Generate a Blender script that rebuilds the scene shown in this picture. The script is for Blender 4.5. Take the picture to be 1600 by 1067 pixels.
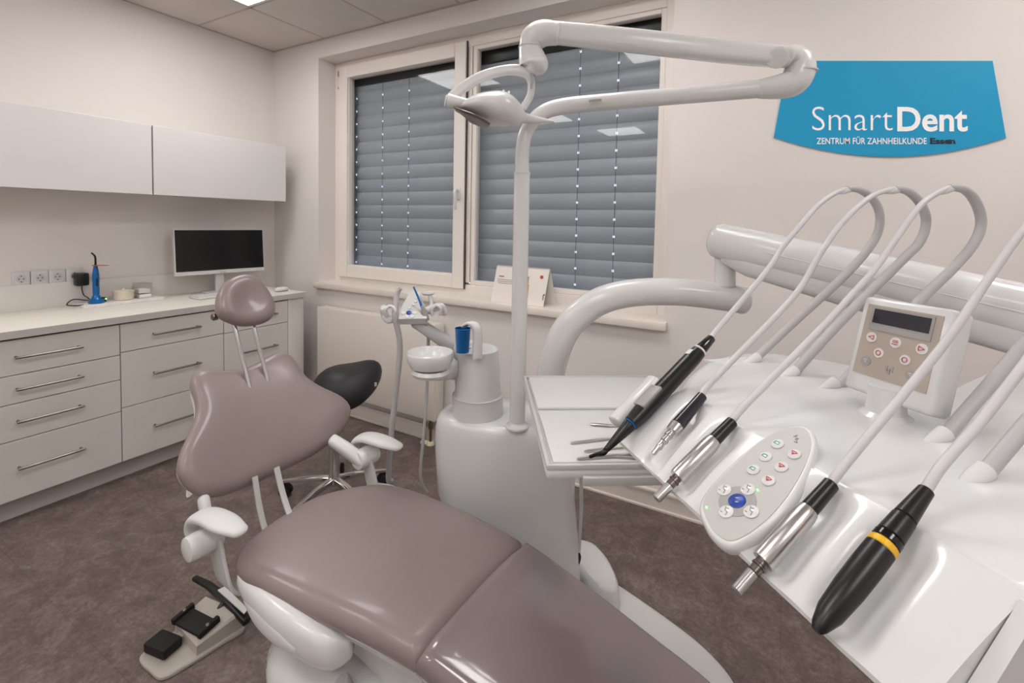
import bpy, bmesh, math, random
import numpy as np
from math import radians, sin, cos, pi, sqrt
random.seed(4)
for o in list(bpy.data.objects): bpy.data.objects.remove(o)
SC = bpy.context.scene; COL = SC.collection

# ------------------------------------------------------------------ camera
F, PX, PY = 746.54, 800.0, 382.93
YAW, PITCH, ROLL = radians(29.647), radians(2.691), radians(1.092)
CAM = np.array([3.655, -2.457, 1.45])
def _rot():
    fw = np.array([-sin(YAW), cos(YAW), 0]); r = np.array([cos(YAW), sin(YAW), 0]); u = np.array([0, 0, 1.])
    f2 = fw*cos(PITCH)-u*sin(PITCH); u2 = u*cos(PITCH)+fw*sin(PITCH)
    return np.array([r*cos(ROLL)+u2*sin(ROLL), -(u2*cos(ROLL)-r*sin(ROLL)), f2])
MR = _rot()
cd = bpy.data.cameras.new('camera'); cam = bpy.data.objects.new('camera', cd); COL.objects.link(cam)
from mathutils import Matrix, Vector
mm = Matrix.Identity(4)
for i in range(3):
    mm[i][0] = MR[0][i]; mm[i][1] = -MR[1][i]; mm[i][2] = -MR[2][i]; mm[i][3] = CAM[i]
cam.matrix_world = mm
cd.sensor_width = 36; cd.lens = F/1600*36; cd.shift_x = 0; cd.shift_y = (PY-533.5)/1600
cd.clip_start = .02; cd.clip_end = 60
SC.camera = cam
# ------------------------------------------------------------------ world, exposure
W = bpy.data.worlds.new('daylight'); SC.world = W; W.use_nodes = True
W.node_tree.nodes['Background'].inputs[0].default_value = (.62, .76, 1, 1)
W.node_tree.nodes['Background'].inputs[1].default_value = 1.1
SC.view_settings.view_transform = 'Standard'; SC.view_settings.look = 'None'
SC.view_settings.gamma = 1; SC.view_settings.use_curve_mapping = False
SC.view_settings.exposure = 1.1
PANEL_EMIT = 6.2

# ------------------------------------------------------------------ pixel geometry
def ray(x, y): return MR.T @ np.array([(x-PX)/F, (y-PY)/F, 1.])
def onp(q, n, val):
    d = ray(*q); n = np.array(n, float); return CAM + d*((val-CAM@n)/(d@n))
def on(q, ax, val):
    n = [0, 0, 0]; n[ax] = 1; return onp(q, n, val)
def at(q, depth): return CAM + ray(*q)*depth
UU = np.array([.70710678, -.70710678, 0]); VV = np.array([-.70710678, -.70710678, 0]); ZZ = np.array([0, 0, 1.])
def T(u, v, z): return UU*u + VV*v + ZZ*z          # delivery unit frame
nrm = lambda v: np.array(v, float)/max(1e-9, np.linalg.norm(v))

# ------------------------------------------------------------------ materials
def lin(c):
    if isinstance(c, str): c = [int(c[i:i+2], 16)/255 for i in (0, 2, 4)]
    return tuple(((x/12.92) if x <= .04045 else ((x+.055)/1.055)**2.4) for x in c)
MATS = {}
def mat(name, col, rough=.5, metal=0, var=.04, scale=30, bump=0, bscale=200, coat=0, spec=.5, emit=0, trans=0, sheen=0, dist=.002):
    m = bpy.data.materials.new(name); m.use_nodes = True; nt = m.node_tree; b = nt.nodes['Principled BSDF']
    c = lin(col)
    tc = nt.nodes.new('ShaderNodeTexCoord'); nz = nt.nodes.new('ShaderNodeTexNoise'); nz.inputs['Scale'].default_value = scale; nz.inputs['Detail'].default_value = 4
    nt.links.new(tc.outputs['Object'], nz.inputs['Vector'])
    rp = nt.nodes.new('ShaderNodeValToRGB'); rp.color_ramp.elements[0].position = .3; rp.color_ramp.elements[1].position = .7
    rp.color_ramp.elements[0].color = tuple(max(0, x*(1-var)) for x in c)+(1,); rp.color_ramp.elements[1].color = tuple(min(1, x*(1+var)) for x in c)+(1,)
    nt.links.new(nz.outputs['Fac'], rp.inputs['Fac']); nt.links.new(rp.outputs['Color'], b.inputs['Base Color'])
    b.inputs['Roughness'].default_value = rough; b.inputs['Metallic'].default_value = metal
    b.inputs['Coat Weight'].default_value = coat; b.inputs['Coat Roughness'].default_value = .08
    b.inputs['Specular IOR Level'].default_value = spec; b.inputs['Transmission Weight'].default_value = trans
    b.inputs['Sheen Weight'].default_value = sheen
    if emit: b.inputs['Emission Color'].default_value = c+(1,); b.inputs['Emission Strength'].default_value = emit
    if bump:
        n2 = nt.nodes.new('ShaderNodeTexNoise'); n2.inputs['Scale'].default_value = bscale; n2.inputs['Detail'].default_value = 3
        nt.links.new(tc.outputs['Object'], n2.inputs['Vector'])
        bp = nt.nodes.new('ShaderNodeBump'); bp.inputs['Strength'].default_value = bump; bp.inputs['Distance'].default_value = dist
        nt.links.new(n2.outputs['Fac'], bp.inputs['Height']); nt.links.new(bp.outputs['Normal'], b.inputs['Normal'])
    MATS[name] = m; return m
mat('wall', 'E3DDD9', .85, var=.012, scale=3, bump=.12, bscale=150)
mat('ceiling', 'D6CFC9', .95, var=.015, scale=5, bump=.2, bscale=260)
mat('grid', 'B7AFA8', .6)
mat('laminate', 'DAD5D0', .42, var=.01, scale=6)
mat('gloss_front', 'E2DFDE', .22, var=.006, scale=3)
mat('counter', 'E6E1D8', .5, var=.012, scale=40)
mat('counter_edge', 'C2BDBB', .5, var=.01)
mat('plinth', 'B9B4B0', .5, var=.01)
mat('gap', '4A4340', .8)
mat('pvc', 'EBE4DD', .38, var=.006)
mat('sill', 'E9E1D8', .4, var=.03, scale=12)
mat('radiator', 'E2DAD2', .45, var=.006)
mat('white', 'D8D8D8', .24, var=.006, coat=.25)
mat('white_matte', 'D6D6D5', .45, var=.008)
mat('offwhite', 'D3D3D3', .3, var=.006, coat=.2)
mat('ivory', 'DDD3B9', .5)
mat('hose', 'B5B3B4', .42, var=.02)
mat('hose_light', 'C9C7C9', .4, var=.015)
mat('hose_dark', '98979A', .4, var=.02)
mat('grey', 'C4C4C2', .4, var=.01)
mat('midgrey', '9C9A98', .45, var=.01)
mat('keypad', 'B9B7B4', .45, var=.008)
mat('panel_tan', 'AFA297', .45, var=.01)
mat('mauve', '8D7E7C', .38, var=.03, scale=6, bump=.08, bscale=500, coat=.18, dist=.001)
mat('mauve_film', '87797A', .2, var=.05, scale=5, bump=.25, bscale=9, coat=.7, dist=.01)
mat('chrome', 'D6D5D4', .12, 1, var=.01)
mat('steel', 'D0CECC', .28, 1, var=.03, scale=120)
mat('handle_steel', '9E958D', .3, 1, var=.03, scale=120)
mat('steel_dark', '7C736E', .3, 1, var=.04, scale=120)
mat('black', '0D0C0F', .34, var=.1)
mat('black_gloss', '0B0A0C', .16, var=.1)
mat('screen', '050506', .18, var=.1)
mat('lcd', '2C2932', .15, var=.1)
mat('saddle', '1C1B20', .5, var=.06, bump=.1, bscale=400)
mat('rubber', '141214', .75, var=.1)
mat('blue', '1667A8', .3, .4, var=.03)
mat('blue_button', '1A3F9C', .35)
mat('orange', 'E2673A', .3, trans=.4)
mat('yellow', 'E8B51E', .4)
mat('red', 'C0453C', .5)
mat('green', '5FB08A', .5)
mat('led', '6BE36B', .4, emit=2)
mat('sign_blue', '0099C9', .55, var=.005)
mat('sign_white', 'FFFFFF', .6, var=.002)
mat('sign_black', '1A1A1A', .6)
mat('paper', 'ECE6E0', .7, var=.01)
mat('paper_grey', '9C9490', .7)
mat('skin_print', 'DDA37E', .7)
mat('marble', 'E2DEDA', .35, var=.1, scale=22)
mat('beige', 'D8CDBA', .45, var=.03)
mat('slat', 'BABDC4', .45, .1, var=.03, scale=14)
mat('cord', '6E6F74', .6)
mat('pedal', 'B3ABA2', .42, var=.02)
mat('brass', '8A7A60', .35, .9)
mat('panel_light', 'FFFCFA', .5, emit=PANEL_EMIT)

def glass_mat(name, tint, ior=1.5, rough=0.0):
    m = bpy.data.materials.new(name); m.use_nodes = True; nt = m.node_tree
    for n in list(nt.nodes):
        if n.type != 'OUTPUT_MATERIAL': nt.nodes.remove(n)
    out = [n for n in nt.nodes if n.type == 'OUTPUT_MATERIAL'][0]
    fr = nt.nodes.new('ShaderNodeFresnel')            # same reflectance on entering and leaving the thin sheet
    ge = nt.nodes.new('ShaderNodeNewGeometry'); im = nt.nodes.new('ShaderNodeMix'); im.data_type = 'FLOAT'
    im.inputs[2].default_value = ior; im.inputs[3].default_value = 1/ior
    nt.links.new(ge.outputs['Backfacing'], im.inputs[0]); nt.links.new(im.outputs[0], fr.inputs[0])
    tr = nt.nodes.new('ShaderNodeBsdfTransparent'); tr.inputs[0].default_value = tuple(lin(tint))+(1,)
    gl = nt.nodes.new('ShaderNodeBsdfGlossy'); gl.inputs['Roughness'].default_value = rough
    mx = nt.nodes.new('ShaderNodeMixShader')
    nt.links.new(fr.outputs[0], mx.inputs[0]); nt.links.new(tr.outputs[0], mx.inputs[1]); nt.links.new(gl.outputs[0], mx.inputs[2])
    nt.links.new(mx.outputs[0], out.inputs[0]); MATS[name] = m
glass_mat('pane_glass', 'F2F4F5', 1.3)
glass_mat('acrylic', 'FAFAFA', 1.3, .02)
glass_mat('blue_plastic', '3A84C8', 1.5, .05)

def floor_mat():
    m = bpy.data.materials.new('vinyl_floor'); m.use_nodes = True; nt = m.node_tree; b = nt.nodes['Principled BSDF']
    tc = nt.nodes.new('ShaderNodeTexCoord')
    def noise(sc, det, rough=.6, dist=0):
        n = nt.nodes.new('ShaderNodeTexNoise'); n.inputs['Scale'].default_value = sc; n.inputs['Detail'].default_value = det
        n.inputs['Roughness'].default_value = rough; n.inputs['Distortion'].default_value = dist
        nt.links.new(tc.outputs['Object'], n.inputs['Vector']); return n
    a = noise(9, 9, .8, .5); c = noise(60, 8, .8)
    mx = nt.nodes.new('ShaderNodeMix'); mx.data_type = 'FLOAT'; mx.inputs[0].default_value = .42
    nt.links.new(a.outputs['Fac'], mx.inputs[2]); nt.links.new(c.outputs['Fac'], mx.inputs[3])
    rp = nt.nodes.new('ShaderNodeValToRGB'); e = rp.color_ramp.elements
    e[0].position = .34; e[0].color = lin('473C39')+(1,); e[1].position = .68; e[1].color = lin('9A8C83')+(1,)
    x = rp.color_ramp.elements.new(.5); x.color = lin('6B5D57')+(1,)
    nt.links.new(mx.outputs[0], rp.inputs['Fac'])
    br = nt.nodes.new('ShaderNodeTexBrick'); br.offset = 0; br.inputs['Scale'].default_value = 1; br.inputs['Mortar Size'].default_value = .0008
    br.inputs['Brick Width'].default_value = .5; br.inputs['Row Height'].default_value = .5
    br.inputs['Color1'].default_value = (1, 1, 1, 1); br.inputs['Color2'].default_value = (.93, .93, .93, 1); br.inputs['Mortar'].default_value = (.62, .6, .6, 1)
    nt.links.new(tc.outputs['Object'], br.inputs['Vector'])
    mu = nt.nodes.new('ShaderNodeMix'); mu.data_type = 'RGBA'; mu.blend_type = 'MULTIPLY'; mu.inputs[0].default_value = 1
    nt.links.new(rp.outputs['Color'], mu.inputs[6]); nt.links.new(br.outputs['Color'], mu.inputs[7])
    nt.links.new(mu.outputs[2], b.inputs['Base Color']); b.inputs['Roughness'].default_value = .5
    bp = nt.nodes.new('ShaderNodeBump'); bp.inputs['Strength'].default_value = .12; bp.inputs['Distance'].default_value = .002
    nt.links.new(c.outputs['Fac'], bp.inputs['Height']); nt.links.new(bp.outputs['Normal'], b.inputs['Normal'])
    MATS['floor'] = m
floor_mat()

# ------------------------------------------------------------------ mesh helpers  (all return (verts, faces) in world space)
def join(*parts):
    V, Fc = [], []
    for v, f in parts:
        k = len(V); V += [tuple(x) for x in v]; Fc += [tuple(i+k for i in q) for q in f]
    return V, Fc
def box(c, s, bev=0, ax=None, seg=2):
    """box centre c, size s, optional axes ax = (X, Y, Z) unit vectors"""
    bm = bmesh.new(); bmesh.ops.create_cube(bm, size=1)
    bmesh.ops.scale(bm, vec=s, verts=bm.verts)
    if bev: bmesh.ops.bevel(bm, geom=bm.edges[:], offset=min(bev, min(s)*.49), segments=seg, profile=.5, affect='EDGES')
    ax = ax if ax is not None else (np.array([1., 0, 0]), np.array([0, 1., 0]), ZZ)
    c = np.array(c, float); bm.verts.index_update()
    V = [c+ax[0]*v.co.x+ax[1]*v.co.y+ax[2]*v.co.z for v in bm.verts]; Fc = [[v.index for v in f.verts] for f in bm.faces]
    bm.free(); return V, Fc
def bx(x0, x1, y0, y1, z0, z1, bev=0): return box(((x0+x1)/2, (y0+y1)/2, (z0+z1)/2), (abs(x1-x0), abs(y1-y0), abs(z1-z0)), bev)
def cr(pts, n=6, closed=False):
    """Catmull-Rom resample of rows of any dimension"""
    P = [np.array(p, float) for p in pts]; m = len(P); out = []
    for i in range(m if closed else m-1):
        g = (lambda k: P[k % m]) if closed else (lambda k: P[min(max(k, 0), m-1)])
        a, b, c, d = g(i-1), g(i), g(i+1), g(i+2)
        for j in range(n):
            t = j/n; out.append(.5*((2*b)+(-a+c)*t+(2*a-5*b+4*c-d)*t*t+(-a+3*b-3*c+d)*t**3))
    if not closed: out.append(P[-1])
    return out
def rings(R, cap0=True, cap1=True, closed=False):
    V, Fc = [], []; n = len(R[0])
    for r in R: V += [tuple(p) for p in r]
    m = len(R)
    for i in range(m if closed else m-1):
        for j in range(n):
            a = i*n+j; b = i*n+(j+1) % n; c = ((i+1) % m)*n+(j+1) % n; d = ((i+1) % m)*n+j
            Fc.append((a, b, c, d))
    if not closed:
        if cap0: Fc.append(tuple(range(n-1, -1, -1)))
        if cap1: Fc.append(tuple(range((m-1)*n, m*n)))
    return V, Fc
def sweep(path, r, n=16, up=None, p=2.0, sm=0, rnd=0.0):
    """tube along path; r scalar, list of scalars or of (rx, ry); up fixes the frame; p superellipse power; rnd rounds the ends"""
    P = [np.array(q, float) for q in path]
    R = r if isinstance(r, (list, tuple)) and len(r) == len(P) and not (len(P) == 2 and np.isscalar(r[0]) is False and False) else [r]*len(P)
    R = [(x, x) if np.isscalar(x) else tuple(x) for x in R]
    if sm:
        Q = cr([np.concatenate([a, b]) for a, b in zip(P, R)], sm); P = [q[:3] for q in Q]; R = [tuple(np.maximum(q[3:], 1e-4)) for q in Q]
    if rnd:
        def capq(i0, i1):
            d = nrm(P[i0]-P[i1]); out = []
            for k in (1, 2, 3, 4):
                a = k/4*pi/2*.97; out.append((P[i0]+d*rnd*sin(a), (R[i0][0]*max(.04, cos(a)), R[i0][1]*max(.04, cos(a)))))
            return out
        c0 = capq(0, 1)[::-1]; c1 = capq(-1, -2)
        P = [a for a, _ in c0]+P+[a for a, _ in c1]; R = [b for _, b in c0]+R+[b for _, b in c1]
    m = len(P); tang = []
    for i in range(m): tang.append(nrm(P[min(i+1, m-1)]-P[max(i-1, 0)]))
    t0 = tang[0]
    ref = np.array(up, float) if up is not None else (ZZ if abs(t0[2]) < .9 else np.array([1., 0, 0]))
    rg = []; x = nrm(np.cross(ref, t0)) if np.linalg.norm(np.cross(ref, t0)) > 1e-6 else np.array([1., 0, 0])
    for i in range(m):
        t = tang[i]
        if up is not None:
            xx = np.cross(np.array(up, float), t); x = nrm(xx) if np.linalg.norm(xx) > 1e-4 else x
        else: x = nrm(x-t*(x@t))
        y = np.cross(t, x); row = []
        for k in range(n):
            a = 2*pi*k/n; ca, sa = cos(a), sin(a)
            e = 2.0/p
            row.append(P[i]+x*R[i][0]*math.copysign(abs(ca)**e, ca)+y*R[i][1]*math.copysign(abs(sa)**e, sa))
        rg.append(row)
    return rings(rg)
def lathe(base, axis, prof, n=24, ref=None):
    """prof = [(radius, distance along axis)]"""
    a = nrm(axis); r0 = ref if ref is not None else (np.array([1., 0, 0]) if abs(a[0]) < .9 else np.array([0, 1., 0]))
    x = nrm(np.cross(r0, a)); y = np.cross(a, x); b = np.array(base, float)
    return rings([[b+a*h+x*max(r, 1e-4)*cos(2*pi*k/n)+y*max(r, 1e-4)*sin(2*pi*k/n) for k in range(n)] for r, h in prof])
def prism(poly, n, th):
    """flat polygon (3D points) thickened by th along n"""
    n = nrm(n); A = [np.array(p, float) for p in poly]
    return rings([A, [p+n*th for p in A]])
def pillow(outline, centre, mapf, prof, inner=(.82, .6, .35, .12)):
    """outline: 2D star-shaped loop; prof: [(inset, height)] from under edge to top; then rings shrink to the centre"""
    c = np.array(centre, float); O = [np.array(p, float) for p in outline]; R = []
    for ins, h in prof:
        R.append([mapf(*(c+(p-c)*max(.02, 1-ins/np.linalg.norm(p-c))), h) for p in O])
    li, lh = prof[-1]; fi, fh = prof[0]
    for s in inner:
        R.append([mapf(*(c+(p-c)*(1-li/np.linalg.norm(p-c))*s), lh) for p in O])
    R.insert(0, [mapf(*(c+(p-c)*(1-fi/np.linalg.norm(p-c))*.5), fh) for p in O])
    return rings(R)
def roundprof(th, r, k=6):
    """edge profile of a padded slab of thickness th"""
    out = []
    for i in range(k+1):
        a = -pi/2+pi*i/k; out.append((r*(1-cos(a)), th/2+th/2*sin(a)))
    return out
def make(name, vf, m, parent=None, smooth=40, label=None, cat=None, group=None, kind=None, sub=0):
    V, Fc = vf; V = np.array([tuple(v) for v in V], float)
    if parent is not None: o0 = np.array(parent['_root'][:], float)
    else:
        lo, hi = V.min(0), V.max(0); o0 = np.array([(lo[0]+hi[0])/2, (lo[1]+hi[1])/2, lo[2]])
    me = bpy.data.meshes.new(name); me.from_pydata([tuple(v) for v in (V-o0)], [], [tuple(f) for f in Fc])
    me.validate(); me.update()
    bm = bmesh.new(); bm.from_mesh(me); bmesh.ops.recalc_face_normals(bm, faces=bm.faces[:]); bm.to_mesh(me); bm.free()
    if smooth: me.shade_smooth(); me.set_sharp_from_angle(angle=radians(smooth))
    me.materials.append(MATS[m]); o = bpy.data.objects.new(name, me); COL.objects.link(o)
    o['_root'] = [float(x) for x in o0]
    if parent is not None: o.parent = parent
    else: o.location = o0
    if sub: s = o.modifiers.new('subdivision', 'SUBSURF'); s.levels = sub; s.render_levels = sub
    tag(o, label, cat, group, kind); return o
def tag(o, label=None, cat=None, group=None, kind=None):
    if label: o['label'] = label
    if cat: o['category'] = cat
    if group: o['group'] = group
    if kind: o['kind'] = kind
def root(name, loc, label=None, cat=None, group=None, kind=None):
    o = bpy.data.objects.new(name, None); COL.objects.link(o); o.empty_display_size = .05
    o.location = tuple(loc); o['_root'] = [float(x) for x in loc]; tag(o, label, cat, group, kind); return o
def clone(o, off, parent=None):
    c = o.copy(); COL.objects.link(c); c.parent = parent if parent is not None else o.parent
    c.location = o.location + Vector(tuple(float(x) for x in off)); return c

# ------------------------------------------------------------------ room shell
RX, RY, H = 5.4, -4.6, 2.798
make('floor', bx(-.15, RX+.15, RY-.15, .15, -.1, 0), 'floor', kind='structure', label='dark brown mottled vinyl tile floor')
make('wall_left', bx(-.15, 0, RY, .3, 0, H+.1), 'wall', kind='structure', label='plain cream wall behind the cabinets')
WX0, WX1, WZ0, WZ1 = .541, 3.145, .945, 2.665       # window opening
make('wall_back', join(bx(0, WX0, 0, .3, 0, H+.1), bx(WX1, RX, 0, .3, 0, H+.1), bx(WX0, WX1, 0, .3, 0, WZ0), bx(WX0, WX1, 0, .3, WZ1, H+.1)), 'wall', kind='structure', label='cream wall with the window', smooth=0)
make('wall_right', bx(RX, RX+.15, RY, .3, 0, H+.1), 'wall', kind='structure', label='plain cream side wall')
make('wall_front', bx(-.15, RX+.15, RY-.15, RY, 0, H+.1), 'wall', kind='structure', label='plain cream wall opposite the window')
# suspended ceiling: dark void slab, tiles and T-bars
ceil = root('ceiling', (0, 0, H), 'suspended ceiling of pale square tiles in a thin grid', kind='structure')
make('void_slab', bx(0, RX, RY, 0, H+.06, H+.1), 'grid', ceil)
GX = [0, .62]+[.62+.62*i for i in range(1, 8)]+[RX]; GY = [0, -.58]+[-.58-.62*i for i in range(1, 7)]+[RY]
LIGHTS = {(1, 1), (4, 1), (7, 1), (1, 4), (4, 4), (7, 4), (2, 6), (5, 6)}  # first column mirrors in the window; other panels added unseen to spread the light
for i in range(len(GX)-1):
    for j in range(len(GY)-1):
        x0, x1, y1, y0 = GX[i], GX[i+1], GY[j], GY[j+1]
        if (i, j) in LIGHTS: continue
        make('tile', bx(x0+.008, x1-.008, y0+.008, y1-.008, H-.004, H+.02, .003), 'ceiling', ceil)
for x in GX[1:-1]: make('grid_bar', bx(x-.012, x+.012, RY, 0, H-.002, H+.03), 'grid', ceil)
for y in GY[1:-1]: make('grid_bar', bx(0, RX, y-.012, y+.012, H-.002, H+.03), 'grid', ceil)
make('edge_trim', join(bx(0, .02, RY, 0, H-.006, H+.03), bx(0, RX, -.02, 0, H-.006, H+.03)), 'grid', ceil)
for i, j in sorted(LIGHTS):
    x0, x1, y1, y0 = GX[i], GX[i+1], GY[j], GY[j+1]
    r = root('ceiling_light', ((x0+x1)/2, (y0+y1)/2, H-.006), 'square LED ceiling panel nearest the corner of wall cabinets and window' if (i, j) == (1, 1) else 'square white LED panel flush in the tiled ceiling, from an unseen set mostly added for light', 'light', 'ceiling light panels')
    make('frame', join(bx(x0+.012, x0+.03, y0+.012, y1-.012, H-.008, H+.02), bx(x1-.03, x1-.012, y0+.012, y1-.012, H-.008, H+.02), bx(x0+.03, x1-.03, y0+.012, y0+.03, H-.008, H+.02), bx(x0+.03, x1-.03, y1-.03, y1-.012, H-.008, H+.02)), 'white_matte', r)
    make('diffuser', bx(x0+.03, x1-.03, y0+.03, y1-.03, H-.005, H+.012), 'panel_light', r)
# baseboard: thin board with cream cap strip
bb = make('baseboard_back', join(bx(0.52, RX, -.018, 0, 0, .085, .003), bx(0.52, RX, -.03, 0, 0, .012, .002), bx(0.52, RX, -.026, 0, .085, .1, .003)), 'radiator', kind='structure', label='pale baseboard along the window wall')
make('baseboard_right', bx(RX-.018, RX, RY, -.02, 0, .085, .003), 'radiator', kind='structure', label='pale baseboard along the side wall')

# ------------------------------------------------------------------ window
FY = .157                                           # room side of the frame
w = root('window_1', ((WX0+WX1)/2, FY, WZ0), 'white plastic two part window with a tilting sash', kind='structure')
def fr(x0, x1, z0, z1, wdt, y0, y1, bev=.004):
    return join(bx(x0, x0+wdt, y0, y1, z0, z1, bev), bx(x1-wdt, x1, y0, y1, z0, z1, bev), bx(x0+wdt, x1-wdt, y0, y1, z0, z0+wdt, bev), bx(x0+wdt, x1-wdt, y0, y1, z1-wdt, z1, bev))
make('outer_frame', join(fr(WX0, WX1, WZ0+.015, WZ1, .07, FY, FY+.08), bx(1.775, 1.84, FY+.004, FY+.08, WZ0+.1, WZ1-.07)), 'pvc', w, smooth=0)
make('sash', fr(.60, 1.805, 1.0, WZ1-.035, .092, FY-.018, FY+.06, .006), 'pvc', w, smooth=0)
make('glazing_bead', fr(1.845, 3.075, 1.03, 2.60, .03, FY+.01, FY+.06, .004), 'pvc', w, smooth=0)
make('glazing_bead', fr(.684, 1.721, 1.084, 2.556, .012, FY+.0, FY+.05, .002), 'pvc', w, smooth=0)
make('pane', bx(.69, 1.715, FY+.028, FY+.034, 1.09, 2.55), 'pane_glass', w, smooth=0)
make('pane', bx(1.87, 3.05, FY+.03, FY+.036, 1.05, 2.58), 'pane_glass', w, smooth=0)
make('seal', bx(1.806, 1.812, FY-.012, FY+.01, 1.0, WZ1-.035), 'gap', w)
hp = on((715, 300), 1, FY-.03)
hd = make('handle', join(box((hp[0], FY-.024, hp[2]-.01), (.032, .014, .08), .006), sweep([(hp[0], FY-.03, hp[2]+.01), (hp[0], FY-.06, hp[2]+.008), (hp[0]+.003, FY-.064, hp[2]-.02), (hp[0]+.004, FY-.06, hp[2]-.11)], [.011, .011, .012, .008], 12, sm=4, rnd=.008)), 'white', w)
make('hinge', join(bx(.585, .597, FY-.02, FY-.002, 2.56, 2.6, .003), bx(.585, .597, FY-.02, FY-.002, 2.46, 2.48, .003)), 'steel', w)
make('sill', join(bx(WX0-.005, WX1+.005, -.0, FY+.002, .925, .966, .004), bx(.525, 3.163, -.04, 0.0, .924, .967, .006)), 'sill', kind='structure', label='cream window sill board under the window').name = 'trim_1'
# outside venetian blinds: slats with punched cord holes
def blind(x0, x1, z0, z1, holes, label, drop=0.0):
    b = root('venetian_blind', ((x0+x1)/2, .27, z0), label, 'blind')
    make('head_rail', bx(x0-.02, x1+.02, .245, .30, z1-.10, z1+.064, .002), 'black', b)
    pitch = .100; tilt = radians(84); wd = .112; first = None
    xs = [x0]; 
    for hx in holes: xs += [hx-.006, hx+.006]
    xs.append(x1); k = 0; z = z1-.09-drop
    prof = [(-.5, -.004), (-.44, .003), (-.25, .008), (-.06, .010), (.06, .010), (.25, .007), (.44, .0), (.5, -.007)]
    V, Fc = [], []
    for x in xs:
        for s, hh in prof:
            V.append((x, .272-s*wd*cos(tilt)-hh*sin(tilt), s*wd*sin(tilt)-hh*cos(tilt)))
    n = len(prof)
    for i in range(len(xs)-1):
        for j in range(n-1):
            if i % 2 == 1 and j == 3: continue
            Fc.append((i*n+j, i*n+j+1, (i+1)*n+j+1, (i+1)*n+j))
    while z > z0+.0:
        if first is None: first = make('slat', ([(a, bb_, c+z) for a, bb_, c in V], Fc), 'slat', b, smooth=60); zf = z
        else: clone(first, (0, 0, z-zf))
        z -= pitch
    for hx in holes: make('lift_cord', sweep([(hx, .262, z1), (hx, .262, z0)], .0018, 6), 'cord', b)
    make('bottom_rail', bx(x0, x1, .25, .30, z0-.06, z0-.01, .004), 'slat', b)
    for xg in (x0-.011, x1+.011): make('guide_rail', bx(xg-.009, xg+.009, .245, .30, z0-.06, z1+.05), 'grey', b)
blind(.56, 1.79, 1.03, 2.60, (.665, .945, 1.21), 'grey slatted outside blind behind the tilting sash')
blind(1.83, 3.125, 1.01, 2.60, (2.555, 2.79), 'grey slatted outside blind behind the wide fixed pane', .03)

# ------------------------------------------------------------------ radiator
r = root('radiator', (1.2, -.06, .1), 'flat cream panel radiator on the wall below the window', 'radiator')
RX0, RX1 = .655, 1.775
make('front_panel', bx(RX0, RX1, -.105, -.088, .175, .80, .008), 'radiator', r)
make('body', bx(RX0+.015, RX1-.015, -.088, -.03, .19, .785, .004), 'radiator', r)
make('top_grille', join(bx(RX0, RX1, -.1, -.02, .785, .797, .004), *[bx(RX0+.03+i*.045, RX0+.06+i*.045, -.085, -.035, .797, .7985) for i in range(24)]), 'radiator', r)
make('side_cover', bx(RX1-.012, RX1+.004, -.1, -.02, .18, .79, .004), 'radiator', r)
for dx in (0, .05):
    make('valve', join(lathe((1.66+dx, -.062, .1), ZZ, [(.012, 0), (.016, .01), (.016, .035), (.011, .04), (.011, .08)]), lathe((1.66+dx, -.062, .013), ZZ, [(.009, 0), (.009, .09)])), 'brass', r)
    make('pipe_rosette', lathe((1.66+dx, -.062, .0), ZZ, [(.028, 0), (.028, .006), (.02, .018), (.012, .02)]), 'ivory', r)
for xb_ in (.85, 1.5): make('bracket', bx(xb_, xb_+.03, -.04, -.003, .25, .7), 'radiator', r)

# ------------------------------------------------------------------ base cabinets, worktop, wall cabinets
FX, KX, CT = .585, .515, .911                       # drawer front plane, plinth plane, worktop height
YA0, YAB, YBC, YC1, YE = -1.93, -1.29, -.745, -.293, -.165
def cabinet(y0, y1, zs, handles, label):
    c = root('drawer_cabinet', ((KX+.02)/2, (y0+y1)/2, 0), label, 'cabinet', None)
    make('body', bx(.02, FX-.026, y0+.001, y1-.001, .113, CT-.042), 'laminate', c, smooth=0)
    make('painted_gap_shade', bx(FX-.026, FX-.020, y0+.001, y1-.001, .113, CT-.042), 'gap', c, smooth=0)  # dark sheet that paints the shade in the gaps between drawer fronts
    for k in range(len(zs)-1):
        d = make('drawer', bx(FX-.02, FX, y0+.002, y1-.002, zs[k+1]+.002, zs[k]-.002, .0015), 'laminate', c, smooth=0)
        if handles:
            ya, yb, zh = handles[k]
            make('handle', sweep([(FX, ya, zh), (FX+.022, ya, zh), (FX+.031, ya+.009, zh), (FX+.031, yb-.009, zh), (FX+.022, yb, zh), (FX, yb, zh)], .0058, 10, sm=3), 'handle_steel', d)
    return c
cabinet(YA0, YAB, [.866, .70, .566, .393, .112], [(-1.69, -1.465, .785), (-1.69, -1.465, .635), (-1.69, -1.465, .483), (-1.69, -1.465, .262)], 'white base cabinet with four drawers, below the row of wall sockets')
cabinet(YAB, YBC, [.866, .712, .408, .112], [(-1.135, -.905, .787), (-1.135, -.905, .565), (-1.135, -.905, .263)], 'white base cabinet with three drawers, in the middle of the row')
cabinet(YBC, YC1, [.866, .709, .408, .112], [(-.63, -.4, .787), (-.63, -.4, .565), (-.63, -.4, .263)], 'white base cabinet with three drawers, below the monitor')
make('filler_panel', bx(.02, FX, YC1+.002, YE, .002, CT-.04, .0015), 'laminate', label='narrow white end panel closing the row of base cabinets', cat='panel')
make('toe_kick', bx(KX-.02, KX-.0, YA0, YC1, 0, .112), 'plinth', label='long grey kick board under the drawer cabinets', cat='plinth')
ct = root('worktop', (.3, -1.0, CT-.04), 'long cream worktop running over the white drawer cabinets', 'worktop')
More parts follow.
